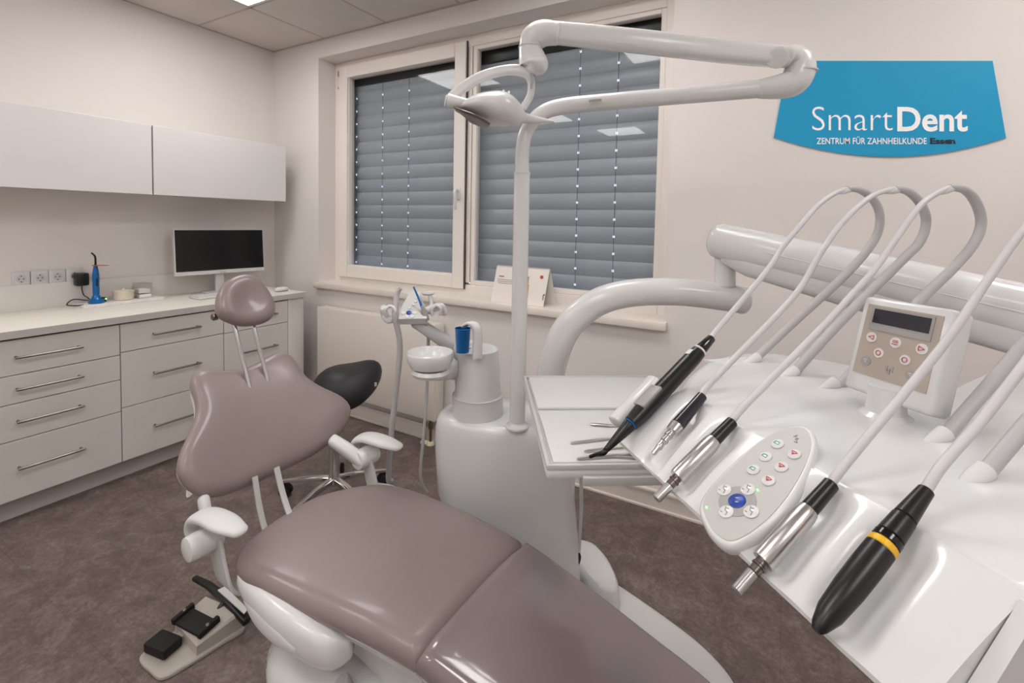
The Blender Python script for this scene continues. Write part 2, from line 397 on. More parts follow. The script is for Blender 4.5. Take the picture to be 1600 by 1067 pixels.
make('slab', bx(.002, FX+.018, YA0-.012, YE+.01, CT-.036, CT, .002), 'counter', ct)
make('front_edge', bx(FX+.018, FX+.02, YA0-.012, YE+.01, CT-.036, CT-.001), 'counter_edge', ct)
make('splashback', bx(.001, .014, YA0-.012, YE+.01, CT, 1.055, .001), 'laminate', kind='structure', label='low white splashback along the worktop').name = 'trim_2'
def wallcab(y0, y1, label):
    c = root('wall_cabinet', (.17, (y0+y1)/2, 1.58), label, 'cabinet')
    make('body', bx(.0, .328, y0+.001, y1-.001, 1.585, 1.985), 'laminate', c, smooth=0)
    make('door', bx(.33, .35, y0+.002, y1-.002, 1.577, 1.991, .0015), 'gloss_front', c, smooth=0)
    make('light_strip', bx(.28, .30, y0+.15, y1-.15, 1.575, 1.585, .002), 'steel', c)
wallcab(-1.93, -1.024, 'white handleless wall cabinet above the row of sockets')
wallcab(-1.02, -.14, 'white handleless wall cabinet above the monitor')

# sockets
for i, (yc, last) in enumerate([(-1.517, 0), (-1.44, 0), (-1.365, 0), (-1.29, 1)]):
    zc = 1.088
    s = root('wall_socket', (.002, yc, zc), ['white wall socket farthest from the black plug adapter', 'white wall socket, second from the black plug adapter', 'white wall socket right beside the black plug adapter', 'white wall socket with the black plug adapter in it'][i], 'socket', 'row of wall sockets')
    make('cover_frame', bx(.001, .010, yc-.0365, yc+.0365, zc-.04, zc+.04, .003), 'white_matte', s)
    make('insert', bx(.010, .0135, yc-.027, yc+.027, zc-.027, zc+.027, .002), 'white', s)
    make('socket_well', join(lathe((.0136, yc, zc), (1, 0, 0), [(.0205, 0), (.0205, .002), (.0185, .002), (.0185, .0004)], 28)), 'grey', s)
    make('contact', join(lathe((.0136, yc-.009, zc), (1, 0, 0), [(.003, 0), (.003, .0015)], 10), lathe((.0136, yc+.009, zc), (1, 0, 0), [(.003, 0), (.003, .0015)], 10), bx(.0136, .0155, yc-.003, yc+.003, zc+.014, zc+.019), bx(.0136, .0155, yc-.003, yc+.003, zc-.019, zc-.014)), 'black', s)
zc = 1.072
r = root('plug_adapter', (.04, -1.262, zc), 'black plug-in power adapter in the last wall socket', 'adapter')
make('body', box((.043, -1.268, zc-.006), (.055, .06, .075), .008), 'black', r)
make('cap', lathe((.016, -1.285, zc+.012), (1, 0, 0), [(.018, 0), (.018, .03), (.014, .034)]), 'black', r)
make('cable', sweep([(.05, -1.268, zc-.04), (.05, -1.268, zc-.07), (.055, -1.262, zc-.1), (.07, -1.25, zc-.115), (.09, -1.25, zc-.13), (.12, -1.33, CT+.05), (.15, -1.37, CT+.028), (.17, -1.34, CT+.02), (.16, -1.30, CT+.018)], .0032, 8, sm=5), 'black', r)

# ------------------------------------------------------------------ worktop things
make('marble_tray', bx(.045, .20, -1.315, -.90, CT, CT+.018, .002), 'marble', label='low speckled white tray board standing on the worktop', cat='tray')
TZ = CT+.018
lx, ly = .145, -1.235
r = root('curing_light', (lx, ly, TZ), 'blue pen-shaped curing light standing in its round blue charger', 'curing light')
make('charger_base', lathe((lx, ly, TZ), ZZ, [(.036, 0), (.038, .008), (.036, .02), (.024, .028), (.018, .045), (.015, .05)], 28), 'blue', r)
make('handle', lathe((lx, ly, TZ+.045), ZZ, [(.0155, 0), (.0165, .03), (.016, .08), (.0175, .10), (.016, .13), (.010, .17), (.008, .178)], 24), 'blue', r)
make('light_guide', sweep([(lx, ly, TZ+.222), (lx, ly, TZ+.265), (lx-.003, ly-.004, TZ+.283), (lx-.008, ly-.016, TZ+.298)], [.0055, .005, .0048, .0045], 12, sm=4), 'black_gloss', r)
make('eye_shield', lathe((lx+.004, ly+.022, TZ+.221), (.0, .05, 1), [(.04, 0), (.0405, .0015), (.04, .003)], 28), 'orange', r)
make('control_strip', bx(lx+.012, lx+.019, ly-.004, ly+.004, TZ+.1, TZ+.15, .002), 'black', r)
make('charger_mount', box((lx+.002, ly+.034, TZ+.018), (.03, .024, .03), .006), 'black', r)
make('status_led', lathe((lx+.016, ly+.04, TZ+.022), (1, 0, 0), [(.005, 0), (.004, .004)], 12), 'led', r)
jx, jy = .12, -1.09
r = root('jar', (jx, jy, TZ), 'round cream lidded jar beside the blue curing light', 'jar')
make('pot', lathe((jx, jy, TZ), ZZ, [(.045, 0), (.050, .004), (.051, .045)], 32), 'beige', r)
make('lid', lathe((jx, jy, TZ+.045), ZZ, [(.053, 0), (.054, .004), (.053, .012), (.02, .016), (.009, .017), (.008, .024), (.003, .027)], 32), 'beige', r)
ax_, ay = .105, -.985
r = root('acrylic_box', (ax_, ay, TZ), 'clear acrylic dispenser box beside the cream jar', 'box')
make('shell', join(bx(ax_-.045, ax_+.045, ay-.038, ay-.035, TZ, TZ+.09), bx(ax_-.045, ax_+.045, ay+.035, ay+.038, TZ, TZ+.09), bx(ax_-.045, ax_-.042, ay-.035, ay+.035, TZ, TZ+.09), bx(ax_+.042, ax_+.045, ay-.035, ay+.035, TZ+.03, TZ+.09), bx(ax_-.045, ax_+.045, ay-.038, ay+.038, TZ+.09, TZ+.094)), 'acrylic', r, smooth=0)
make('contents', join(bx(ax_-.035, ax_+.03, ay-.03, ay+.03, TZ+.03, TZ+.055), bx(ax_-.038, ax_+.04, ay-.034, ay+.034, TZ+.002, TZ+.022, .002)), 'paper', r)

# monitor (turned a little from the wall)
mA, mB = on((272, 358), 0, .15), on((412, 358), 0, .21)
mc = (mA+mB)/2; mx_ = nrm([(mB-mA)[0], (mB-mA)[1], 0]); mn = np.cross(mx_, ZZ)
wid = np.linalg.norm((mB-mA)[:2]); tl = radians(4); mz = nrm(ZZ*cos(tl)-mn*sin(tl)); mnn = np.cross(mx_, mz)
zt, zb = 1.367, 1.05; hgt = zt-zb; mid = np.array([mc[0], mc[1], (zt+zb)/2])
AX = (mx_, mnn, mz)
r = root('monitor', (mid[0]-mnn[0]*.06, mid[1]-mnn[1]*.06, CT), 'black flat screen monitor with a thin white frame on the worktop', 'monitor')
make('housing', box(mid-mnn*.018, (wid, .03, hgt), .004, AX), 'white_matte', r)
make('screen', box(mid+mz*.009-mnn*.003, (wid-.012, .006, hgt-.036), .0, AX), 'screen', r, smooth=0)
make('brand_mark', join(*[box(mid+mx_*(i-2)*.008-mz*(hgt/2-.009)-mnn*.002, (.005, .003, .005), 0, AX) for i in range(5)]), 'midgrey', r, smooth=0)
st = mid-mnn*.05
make('stand_column', box((st[0], st[1], (CT+zb)/2+.06), (.055, .022, zb-CT+.10), .004, (mx_, mn, ZZ)), 'white_matte', r)
make('stand_foot', box((mid[0], mid[1], CT+.006), (.22, .13, .012), .004, (mx_, mn, ZZ)), 'grey', r)
make('cable', join(*[sweep([st+mx_*a-mnn*.0+ZZ*(.0), st+mx_*(a-.02)+ZZ*-.12, st+mx_*(a-.05)-mnn*.02+ZZ*-.165, st+mx_*(a-.06)-mnn*.05-ZZ*.14, st+mx_*(a-.03)-mnn*.05-ZZ*.05], .0025, 8, sm=5) for a in (-.045, -.06, -.075)]), 'white_matte', r)
kc = np.array([.325, -.575, CT])
r = root('keyboard', tuple(kc), 'slim white keyboard in front of the monitor', 'keyboard')
make('case', box(kc+ZZ*.009, (.125, .43, .014), .004), 'white', r)
k0 = make('key', box(kc+np.array([-.045, -.2, .0175]), (.014, .014, .004), .001), 'white_matte', r)
for i in range(5):
    for j in range(24):
        if i or j: clone(k0, (i*.0185, j*.0172, 0))
pm = on((440, 452), 2, CT+.015)
r = root('mouse', (pm[0], pm[1], CT), 'small white computer mouse at the end of the worktop', 'mouse')
make('shell', pillow([(.032*cos(a), .055*sin(a)) for a in np.linspace(0, 2*pi, 32, endpoint=False)], (0, 0), lambda x, y, h: np.array([pm[0]+x, pm[1]+y, CT+.001+h*(1-.25*(y/.055)**2)]), roundprof(.034, .02)), 'white', r)
make('wheel', lathe((pm[0]-.003, pm[1]-.03, CT+.03), (1, 0, 0), [(.006, 0), (.007, .002), (.007, .004), (.006, .006)], 16), 'grey', r)

# desk calendar on the sill
def pS(q, y): return on(q, 1, y)
cl, crr = pS((768, 470), .0), pS((848, 480), .0)
ydir = .0
zs = .967; xa, xb = on((767, 470), 2, zs), on((850, 481), 2, zs)
yb_ = .015; xa0, xb0 = 2.16, 2.50
xa0 = on((767, 469), 1, yb_)[0]; xb0 = on((849, 481), 1, yb_)[0]; xt0 = on((776, 415), 1, .06)[0]; xt1 = on((860, 421), 1, .06)[0]; ztop = on((776, 415), 1, .06)[2]
r = root('desk_calendar', ((xa0+xb0)/2, .05, zs), 'white spiral desk calendar standing on the window sill', 'calendar')
make('front_leaf', prism([(xa0, yb_, zs), (xb0, yb_, zs), (xb0+.015, .06, ztop), (xa0+.015, .06, ztop)], (0, -1, .2), .003), 'paper', r, smooth=0)
make('back_leaf', prism([(xa0+.02, .125, zs), (xb0+.03, .125, zs), (xb0+.015, .062, ztop), (xa0+.015, .062, ztop)], (0, 1, .2), .003), 'paper', r, smooth=0)
s0 = make('spiral_ring', sweep([np.array([xa0+.02, .061+.007*cos(a), ztop+.007*sin(a)]) for a in np.linspace(0, 2*pi, 10)], .001, 5), 'grey', r)
for i in range(1, 40): clone(s0, (i*(xb0-xa0-.01)/39, 0, 0))
def cal(fx, fz, w_, h_, m, nm):
    c = np.array([xa0+(xb0-xa0)*fx+.015*fz, yb_+(.06-yb_)*fz-.0042, zs+(ztop-zs)*fz])
    make(nm, box(c, (w_, .0012, h_), 0, (np.array([1., 0, 0]), nrm([0, 1, -.25]), nrm([0, .22, 1]))), m, r, smooth=0)
cal(.13, .72, .035, .006, 'red', 'print'); cal(.3, .63, .17, .003, 'paper_grey', 'print'); cal(.3, .58, .17, .003, 'paper_grey', 'print'); cal(.24, .53, .11, .003, 'paper_grey', 'print')
for k, (fx, fz, w_, h_, m) in enumerate([(.66, .32, .022, .10, 'skin_print'), (.65, .5, .014, .05, 'skin_print'), (.64, .68, .012, .04, 'paper_grey'), (.62, .57, .01, .018, 'black')]): cal(fx, fz, w_, h_, m, 'printed_figure')
cal(.98, .32, .008, .008, 'black', 'print'); cal(.97, .24, .008, .03, 'paper_grey', 'print')
cc = np.array([xb0-.03, yb_+.8*(.06-yb_)-.0042, zs+.78*(ztop-zs)])
make('round_logo', lathe(cc, (0, -1, .2), [(.011, 0), (.011, .001)], 20), 'red', r)

# ------------------------------------------------------------------ wall sign
def wallp(x, y, d): return on((x, y), 1, -d)
outl = [(1273, 95), (1551, 95), (1572, 215)]
for i in range(1, 24):
    t = i/24; outl.append((1572-362*t, 215+120*t*(1-t)))
outl += [(1209, 215), (1231, 95)]
sg = root('wall_sign', tuple(wallp(1390, 243, 0)), 'bright blue logo sign with white lettering on the cream wall', 'sign')
make('board', rings([[wallp(x, y, .0005) for x, y in outl], [wallp(x, y, .006) for x, y in outl]]), 'sign_blue', sg, smooth=0)
def text(body, x0, x1, ytop, ybase, m, nm, off=0.0, shear=0.0, serif=False, capref='H'):
    def mesh_of(s):
        cu = bpy.data.curves.new('t', 'FONT'); cu.body = s; cu.size = 1; cu.offset = off; cu.resolution_u = 4
        o = bpy.data.objects.new('t', cu); COL.objects.link(o)
        dg = bpy.context.evaluated_depsgraph_get(); me = bpy.data.meshes.new_from_object(o.evaluated_get(dg))
        V = np.array([v.co[:] for v in me.vertices]); Fc = [tuple(p.vertices) for p in me.polygons]
        bpy.data.objects.remove(o); bpy.data.curves.remove(cu); bpy.data.meshes.remove(me); return V, Fc
    cap = mesh_of(capref)[0]; ch = cap[:, 1].max()
    V, Fc = mesh_of(body); mnx, mxx = V[:, 0].min(), V[:, 0].max()
    P = [wallp(x0+(v[0]-mnx)/(mxx-mnx)*(x1-x0), ybase-(v[1]/ch)*(ybase-ytop), .0072) for v in V]
    make(nm, (P, Fc), m, sg, smooth=0)
text('Smart', 1269, 1395, 167, 204, 'sign_white', 'lettering', -.012)
text('Dent', 1402, 1512, 167, 204, 'sign_white', 'lettering', .022)
text('ZENTRUM FÜR ZAHNHEILKUNDE', 1276, 1448, 215.5, 225, 'sign_white', 'lettering', .008)
text('Essen', 1453.5, 1492.5, 215.5, 224.5, 'sign_black', 'lettering', .035)
def ser(x0, x1, y0, y1): return prism([wallp(x0, y0, .0068), wallp(x1, y0, .0068), wallp(x1, y1, .0068), wallp(x0, y1, .0068)], (0, -1, 0), .0006)
make('lettering', join(ser(1452.8, 1456, 215.4, 217), ser(1452.8, 1456, 223, 224.6), ser(1482.3, 1486, 223, 224.6), ser(1489.3, 1493.4, 223, 224.6), ser(1482.3, 1485, 217.6, 219)), 'sign_black', sg, smooth=0)

# ------------------------------------------------------------------ stool
hub = on((522, 752), 2, .09); SX, SY = hub[0], hub[1]
r = root('saddle_stool', (SX, SY, 0), 'black saddle stool on a chrome star base with castors behind the dental chair', 'stool')
sc_ = at((538, 603), np.linalg.norm((MR @ (np.array([SX, SY, .6])-CAM))[2]))
so = [(.175*cos(a)*(1+.08*cos(a)), .155*sin(a)*(1-.10*cos(2*a))) for a in np.linspace(0, 2*pi, 48, endpoint=False)]
sdir = nrm([.55, .83, 0]); sper = np.array([-sdir[1], sdir[0], 0])
szc = .60
def smap(x, y, h):
    return np.array([sc_[0], sc_[1], 0])+sdir*x+sper*y+ZZ*(szc-.075+h+.05*(x/.2)*abs(x/.2)-.03*(y/.15)**2)
make('seat', pillow(so, (0, 0), smap, roundprof(.17, .085, 10)), 'saddle', r)
make('seat_tag', box(smap(.135, -.106, .085), (.012, .012, .018), .001), 'grey', r)
make('seat_plate', lathe((SX, SY, .50), ZZ, [(.03, 0), (.10, .012), (.10, .02), (.05, .025)], 24), 'steel', r)
make('gas_column', lathe((SX, SY, .08), ZZ, [(.036, 0), (.036, .02), (.027, .04), (.027, .22), (.024, .22), (.014, .225), (.014, .44)], 24), 'chrome', r)
for k in range(5):
    a = radians(206)+2*pi*k/5; d = np.array([cos(a), sin(a), 0]); pr = np.array([-sin(a), cos(a), 0]); e = np.array([SX, SY, 0])+d*.27
    lg = make('base_leg', sweep([(SX, SY, .105), tuple(np.array([SX, SY, .10])+d*.12), tuple(e+ZZ*.078)], [(.02, .016), (.018, .013), (.013, .009)], 10, up=ZZ, p=3, rnd=.008), 'chrome', r)
    make('castor', join(lathe(e+pr*.006+ZZ*.028-d*.01, pr, [(.02, 0), (.028, .003), (.028, .017), (.02, .02)], 20), lathe(e-pr*.026+ZZ*.028-d*.01, pr, [(.02, 0), (.028, .003), (.028, .017), (.02, .02)], 20), lathe(e+ZZ*.03, ZZ, [(.008, 0), (.008, .04)], 10), sweep([e-d*.035+ZZ*.035, e-d*.01+ZZ*.06, e+d*.018+ZZ*.045], (.02, .005), 8, up=pr, sm=3)), 'rubber', lg)

# ------------------------------------------------------------------ dental chair
CA = radians(-2.5); ca_ = np.array([cos(CA), sin(CA), 0]); cb = np.array([-sin(CA), cos(CA), 0]); CO = np.array([2.35, -1.465, 0])
def K(s, t, z): return CO+ca_*s+cb*t+ZZ*z
chair = root('dental_chair', tuple(K(.55, 0, 0)), 'mauve padded dental chair with white armrests and base', 'dental chair')
# seat surface height along the chair
SZ = [(-.1, .545), (.0, .55), (.12, .548), (.3, .54), (.5, .555), (.68, .553), (.9, .515), (1.15, .455), (1.45, .40)]
def sz(s): return float(np.interp(s, [a for a, _ in SZ], [b for _, b in SZ]))
def ss(s):
    w_ = .07; return (sz(s-w_)+2*sz(s)+sz(s+w_))/4
def seatmap(th):
    def f(s, t, h):
        tc = t/.28
        return K(s, t, ss(s)-th+h-.02*tc**2-.0*tc)
    return f
TH = .066
seat_out = [(.0, -.16), (-.01, 0), (.03, .12), (.10, .22), (.2, .265), (.32, .275), (.45, .262), (.58, .242), (.675, .23), (.68, 0), (.675, -.215), (.58, -.225), (.45, -.238), (.32, -.25), (.2, -.265), (.1, -.272), (.03, -.245)]
def dens(o, n=6): return cr(o, n, True)
seat_loop = dens(seat_out[:9], 1)[:0]
sl = cr(seat_out[10:]+seat_out[:9], 7)
sl = [p for p in sl]+[np.array([.682, .2*(1-2*i/14)]) for i in range(1, 14)]
make('seat_cushion', pillow(sl, (.36, 0), seatmap(TH), roundprof(TH, .045, 8)), 'mauve', chair, smooth=60)
leg_o = [(.675, -.218), (.85, -.21), (1.05, -.2), (1.2, -.185), (1.29, -.13), (1.315, 0), (1.29, .13), (1.2, .185), (1.05, .205), (.85, .222), (.675, .236)]
ll = cr(leg_o, 6)+[np.array([.668, .2*(1-2*i/10)]) for i in range(1, 10)]
make('leg_cushion', pillow(ll, (.98, 0), lambda s, t, h: seatmap(TH)(s, t, h)+ZZ*.002, roundprof(TH, .04, 8)), 'mauve_film', chair, smooth=60)
make('cushion_shell', pillow([np.array(p)*np.array([1, .9])+np.array([.0, 0]) for p in sl], (.36, 0), lambda s, t, h: K(s, t, ss(s)-TH-.045+h), roundprof(.05, .03, 4)), 'offwhite', chair)
make('leg_shell', pillow([np.array([.98+(p[0]-.98)*.95, p[1]*.9]) for p in ll], (.98, 0), lambda s, t, h: K(s, t, ss(s)-TH-.03+h), roundprof(.034, .02, 4)), 'offwhite', chair)
# backrest
wq = nrm(-ca_*.594+ZZ*.804); bn = nrm(ca_*.804+ZZ*.594); BO = K(-.16, .0, .73)
bpx = [(313.4, 576.7), (318.8, 566.7), (331, 563.5), (359.7, 566), (391.8, 564.2), (416.7, 555.3), (438, 542.8), (452.3, 538.6), (466.6, 544.6), (475.5, 562.4), (488, 583.8), (509.3, 601.6), (534.2, 615.8), (548.5, 630), (552, 644.4), (545, 662), (523.6, 683.5), (488, 708.5), (445.2, 729.8), (402.5, 751.2), (363.3, 769), (331.2, 776.2), (309.9, 770.8), (292, 751.2), (285, 729.8), (290.3, 705), (302.7, 676.4), (315.2, 648), (318.8, 623), (313.4, 598)]
bl = [onp(q, bn, BO@bn)-BO for q in bpx]; bl = [np.array([p@cb, p@wq]) for p in bl]
bc = np.array([np.mean([p[0] for p in bl]), .07])
bl = cr(bl, 3, True)
def polar(loop, c):
    A = sorted([(math.atan2(p[1]-c[1], p[0]-c[0]), np.hypot(*(p-c))) for p in loop]); return [a for a, _ in A], [b for _, b in A]
pa, pr_ = polar(bl, bc); pa3 = [a-2*pi for a in pa]+pa+[a+2*pi for a in pa]; pr3 = pr_*3
rad = lambda a: float(np.interp(a, pa3, pr3))
bo = []
for k in range(96):
    a = -pi+2*pi*k/96; m_ = pi-a
    m_ = (m_+pi) % (2*pi)-pi
    rr = .7*rad(a)+.3*rad(m_); bo.append(bc+np.array([cos(a), sin(a)])*rr)
def backmap(th, bow=.035, back=False):
    def f(t, q, h):
        x = (t-bc[0])/.29; y = (q-.05)/.2
        return BO+cb*t+wq*q+bn*(h-th+bow*(x*x)*1.0-.02*y*y*(.3 if back else 1)-.01)
    return f
make('backrest_cushion', pillow(bo, bc, backmap(.06), roundprof(.06, .04, 8)), 'mauve', chair, smooth=70)
make('backrest_shell', pillow([bc+(p-bc)*.94 for p in bo], bc, backmap(.105, back=True), roundprof(.05, .035, 6)), 'offwhite', chair, smooth=70)
# headrest
HC = at((389, 467), 1.715); hw = nrm(-ca_*.45+ZZ*.89); hn = nrm(ca_*.89+ZZ*.45)
hpx = [(342, 480), (343, 460), (352, 441), (370, 429), (390, 426), (408, 434), (422, 450), (432, 470), (433, 486), (424, 498), (405, 505), (382, 506), (362, 500), (348, 492)]
hl = [onp(q, hn, HC@hn)-HC for q in hpx]; hl = cr([np.array([p@cb, p@hw]) for p in hl], 4, True)
def headmap(t, q, h):
    d = np.hypot(t/.06, (q-.005)/.06)
    return HC+cb*t+hw*q+hn*(h-.06-.022*math.exp(-d*d)*(h/.075)+.0)
make('headrest_cushion', pillow(hl, (0, 0), headmap, roundprof(.075, .045, 8), (.9, .75, .6, .45, .3, .15, .05)), 'mauve', chair, smooth=70)
for t in (-.033, .033):
    b0 = BO+cb*(t+.005)+wq*.12-bn*.04; top = HC+cb*(t-.012)-hn*.05+hw*-.01
    make('headrest_rod', sweep([b0, b0+(top-b0)*.8, top], .0075, 12), 'chrome', chair)
make('headrest_joint', sweep([HC-hn*.06-cb*.075-hw*.03, HC-hn*.055+cb*.06-hw*.03], .014, 14, rnd=.006), 'steel', chair)
make('headrest_knob', lathe(HC-hn*.06-cb*.09-hw*.03, -cb, [(.004, 0), (.012, .0), (.013, .012), (.01, .016)], 16), 'steel_dark', chair)
# back struts under the backrest
for t in (-.035, .045):
    qs = ((398, 745), (405, 790), (414, 826)) if t < 0 else ((432, 730), (441, 768), (452, 802))
    make('backrest_strut', sweep([at(qs[0], 1.50), at(qs[1], 1.49), at(qs[2], 1.47), at(qs[2], 1.47)+ca_*.05-ZZ*.05], [(.009, .004)]*4, 10, up=ca_, p=4, sm=4), 'grey', chair)
make('backrest_frame', sweep([BO-cb*.27-wq*.06-bn*.06, BO-cb*.15-wq*.09-bn*.07, BO+cb*.15-wq*.09-bn*.07, BO+cb*.29-wq*.03-bn*.06], [(.018, .026)]*4, 12, up=bn, p=3, sm=4), 'offwhite', chair)
# armrests
def armrest(sgn, P, fwd, L, label, hinge=None):
    up = ZZ
    pad = cr([np.concatenate([P+fwd*(-.055)-up*.03, [.008, .020]]), np.concatenate([P+fwd*(-.068)+up*.005, [.010, .024]]), np.concatenate([P+fwd*(-.045)+up*.04, [.013, .030]]), np.concatenate([P+fwd*.0+up*.053, [.014, .034]]), np.concatenate([P+fwd*L*.55+up*.050, [.013, .036]]), np.concatenate([P+fwd*L+up*.045, [.011, .024]])], 6)
    a = make('armrest', sweep([q[:3] for q in pad], [tuple(q[3:]) for q in pad], 18, up=np.cross(fwd, up), p=2.4, rnd=.02), 'white_matte', chair, label=label)
    # note: frame is fixed by the sideways axis, so rx is the vertical and ry the sideways half width
    make('armrest_pivot', lathe(P-cb*.04*1-up*.01, cb, [(.020, -.020), (.031, -.016), (.034, 0), (.034, .05), (.030, .066), (.018, .07)], 26), 'white', a)
    return a
PL = at((327, 836), 1.30); PR = at((577, 706), 1.72)
armrest(-1, PL, nrm(ca_*.97+cb*.15), .115, 'white armrest with a round pivot')
armrest(1, PR, nrm(ca_*.97+cb*.15), .12, 'white armrest with a round pivot')
make('armrest_bracket', sweep([PL+cb*.01-ZZ*.01+ca_*.01, PL+cb*.012-ZZ*.07+ca_*.025, PL+cb*.02-ZZ*.13+ca_*.045, PL+cb*.05-ZZ*.155+ca_*.06, PL+cb*.11-ZZ*.15+ca_*.075], [(.006, .034)]*5, 12, up=ca_, p=5, sm=5), 'grey', chair)
make('armrest_bracket', sweep([PR-cb*.02-ZZ*.0+ca_*.0, PR-cb*.02-ZZ*.07+ca_*.03, PR-cb*.03-ZZ*.13+ca_*.05, PR-cb*.10-ZZ*.15+ca_*.06], [(.006, .026)]*4, 12, up=ca_, p=5, sm=5), 'grey', chair)
make('backrest_hinge', sweep([at((520, 688), 1.70), at((545, 705), 1.69), at((566, 722), 1.68)], [(.020, .026), (.022, .028), (.02, .024)], 14, up=ca_, p=3, sm=4, rnd=.012), 'white', chair)
make('backrest_hinge', sweep([at((318, 780), 1.38), at((322, 800), 1.37), at((332, 830), 1.36)], [(.014, .016), (.014, .017), (.014, .016)], 14, up=ca_, p=3, sm=4, rnd=.012), 'white', chair)
# hip cover (white shell below the seat on the near side)
hc = [(.05, -.235, .49, .012, .015), (.09, -.24, .476, .034, .028), (.17, -.243, .460, .043, .043), (.26, -.243, .447, .046, .051), (.35, -.236, .437, .043, .052), (.42, -.223, .432, .038, .046), (.45, -.205, .434, .02, .03)]
make('hip_cover', sweep([K(a, b, c) for a, b, c, _, _ in hc], [(d, e) for *_, d, e in hc], 22, up=ZZ, p=2.6, sm=5, rnd=.012), 'white', chair)
make('hip_cover_inlay', sweep([K(.13, -.277, .452), K(.20, -.286, .441), K(.29, -.285, .431), K(.35, -.277, .427)], [(.004, .008), (.006, .020), (.006, .020), (.004, .008)], 18, up=ZZ, sm=5), 'offwhite', chair)
hc2 = [(a, -b, c, d, e) for a, b, c, d, e in hc]
make('hip_cover', sweep([K(a, b, c) for a, b, c, _, _ in hc2], [(d, e) for *_, d, e in hc2], 22, up=ZZ, p=2.6, sm=5, rnd=.012), 'white', chair)
# lift arm and lower body
make('lift_arm', sweep([K(.20, 0, .42), K(.45, .02, .36), K(.75, .03, .26), K(.95, .03, .16)], [(.17, .045), (.17, .05), (.16, .055), (.15, .05)], 20, up=ZZ, p=4, sm=4), 'offwhite', chair)
make('underframe', bx(*(lambda a, b: (min(a[0], b[0]), max(a[0], b[0]), min(a[1], b[1]), max(a[1], b[1])))(K(.25, -.17, 0), K(.62, .19, 0)), .395, .435, .01), 'black', chair)
make('lower_body', sweep([K(.12, -.06, .2), K(.22, -.05, .215), K(.45, -.02, .20), K(.7, .0, .17), K(.95, .0, .12)], [(.16, .08), (.22, .11), (.23, .13), (.22, .12), (.2, .09)], 26, up=ZZ, p=3, sm=5, rnd=.05), 'white', chair)
make('corrugated_hose', sweep([K(.43+.001*i, -.21+.0012*i, .34-.0035*i-.00002*i*i) for i in range(0, 60)], [.017+.002*(i % 2) for i in range(60)], 12), 'hose_light', chair)
plate = [(.0, -.30), (.0, .1), (.10, .4), (.40, .80), (.55, .865), (.68, .87), (.95, .80), (1.12, .73), (1.22, .63), (1.26, .45), (1.25, .1), (1.2, -.2), (1.05, -.32), (.5, -.36), (.15, -.36)]
make('floor_plate', pillow(dens(plate, 5), (.62, .2), lambda s, t, h: K(s, t, h), [(0, 0), (.0, .015), (.006, .026), (.018, .034), (.04, .038)]), 'white_matte', smooth=50, label='low white base plate on the floor under the dental chair', cat='base plate')

# ------------------------------------------------------------------ console (water unit) beside the chair
con = root('unit_console', (2.76, -.95, .0), 'white dental unit console standing beside the chair', 'dental unit')
# plan outline of the console, world x, y
cpl = [(2.545, -1.02), (2.575, -1.10), (2.66, -1.135), (2.80, -1.115), (2.94, -1.045), (3.02, -.955), (3.03, -.86), (2.96, -.80), (2.80, -.80), (2.64, -.86), (2.56, -.93)]
cpl = cr(cpl, 5, True); cc0 = np.array([2.79, -.96])
def conring(z, sx, shift=(0, 0)):
    return [np.array([*(cc0+np.array(shift)+(p-cc0)*sx), z]) for p in cpl]
make('body', rings([conring(.038, .86, (.05, .05)), conring(.10, .86, (.05, .05)), conring(.28, .92, (.03, .03)), conring(.45, .98, (.0, .01)), conring(.62, 1.0), conring(.70, .995), conring(.73, .97), conring(.745, .93), conring(.752, .85), conring(.752, .4)]), 'white', con, smooth=60)
make('service_panel', sweep([(3.035, -.83, .10), (3.045, -.83, .4), (3.04, -.84, .66)], [(.004, .012)]*3, 8, up=(0, 1, 0), p=4), 'grey', con)
fh = [np.array([on((x, y), 2, .12)[0], on((x, y), 2, .12)[1]]) for x, y in ((893, 840), (925, 845), (950, 868), (967, 905), (962, 925), (930, 915), (893, 875), (880, 850))]
fhc = sum(fh)/len(fh)
make('foot_housing', pillow(cr(fh, 4, True), fhc, lambda x, y, h: np.array([x, y, .036+h]), [(0, 0), (0, .05), (.006, .075), (.02, .088)]), 'offwhite', con, smooth=50)
make('hose_port', lathe((3.03, -.86, .22), (.9, -.3, 0), [(.03, 0), (.03, .012), (.022, .013)], 20), 'rubber', con)
# cuspidor column
cu = np.array([2.705, -1.02]); 
make('cuspidor_column', lathe((cu[0], cu[1], .748), ZZ, [(.090, 0), (.094, .004), (.092, .07), (.086, .072), (.083, .095), (.074, .222), (.072, .240), (.060, .249), (.0, .251)], 40), 'offwhite', con)
make('column_collar', lathe((cu[0], cu[1], .818), ZZ, [(.0935, 0), (.0935, .004), (.091, .006)], 40), 'grey', con)
bw = at((672, 556), 1.66)
make('bowl_arm', sweep([(cu[0]-.04, cu[1], .90), (cu[0]-.09, cu[1]-.015, .915), (bw[0]+.0, bw[1]+.0, .925)], [(.055, .07), (.052, .05), (.06, .026)], 18, up=ZZ, p=3, sm=4), 'offwhite', con)
bwl = make('spittoon_bowl', lathe((bw[0], bw[1], .937), ZZ, [(.045, 0), (.066, .008), (.078, .03), (.082, .055), (.079, .060), (.075, .052), (.068, .03), (.05, .016), (.0, .012)], 40), 'white', con)
make('bowl_base', lathe((bw[0]+.005, bw[1], .915), ZZ, [(.06, 0), (.068, .012), (.06, .023)], 32), 'offwhite', con)
make('column_pod', box((cu[0]-.052, cu[1]-.01, .955), (.055, .09, .115), .018), 'offwhite', con)
make('tap_icons', join(*[box((cu[0]-.01-.02*i, cu[1]-.045+.012*i, 1.0005), (.014, .008, .002), 0) for i in range(3)]), 'midgrey', con, smooth=0)
cp = at((728, 551), 1.66)
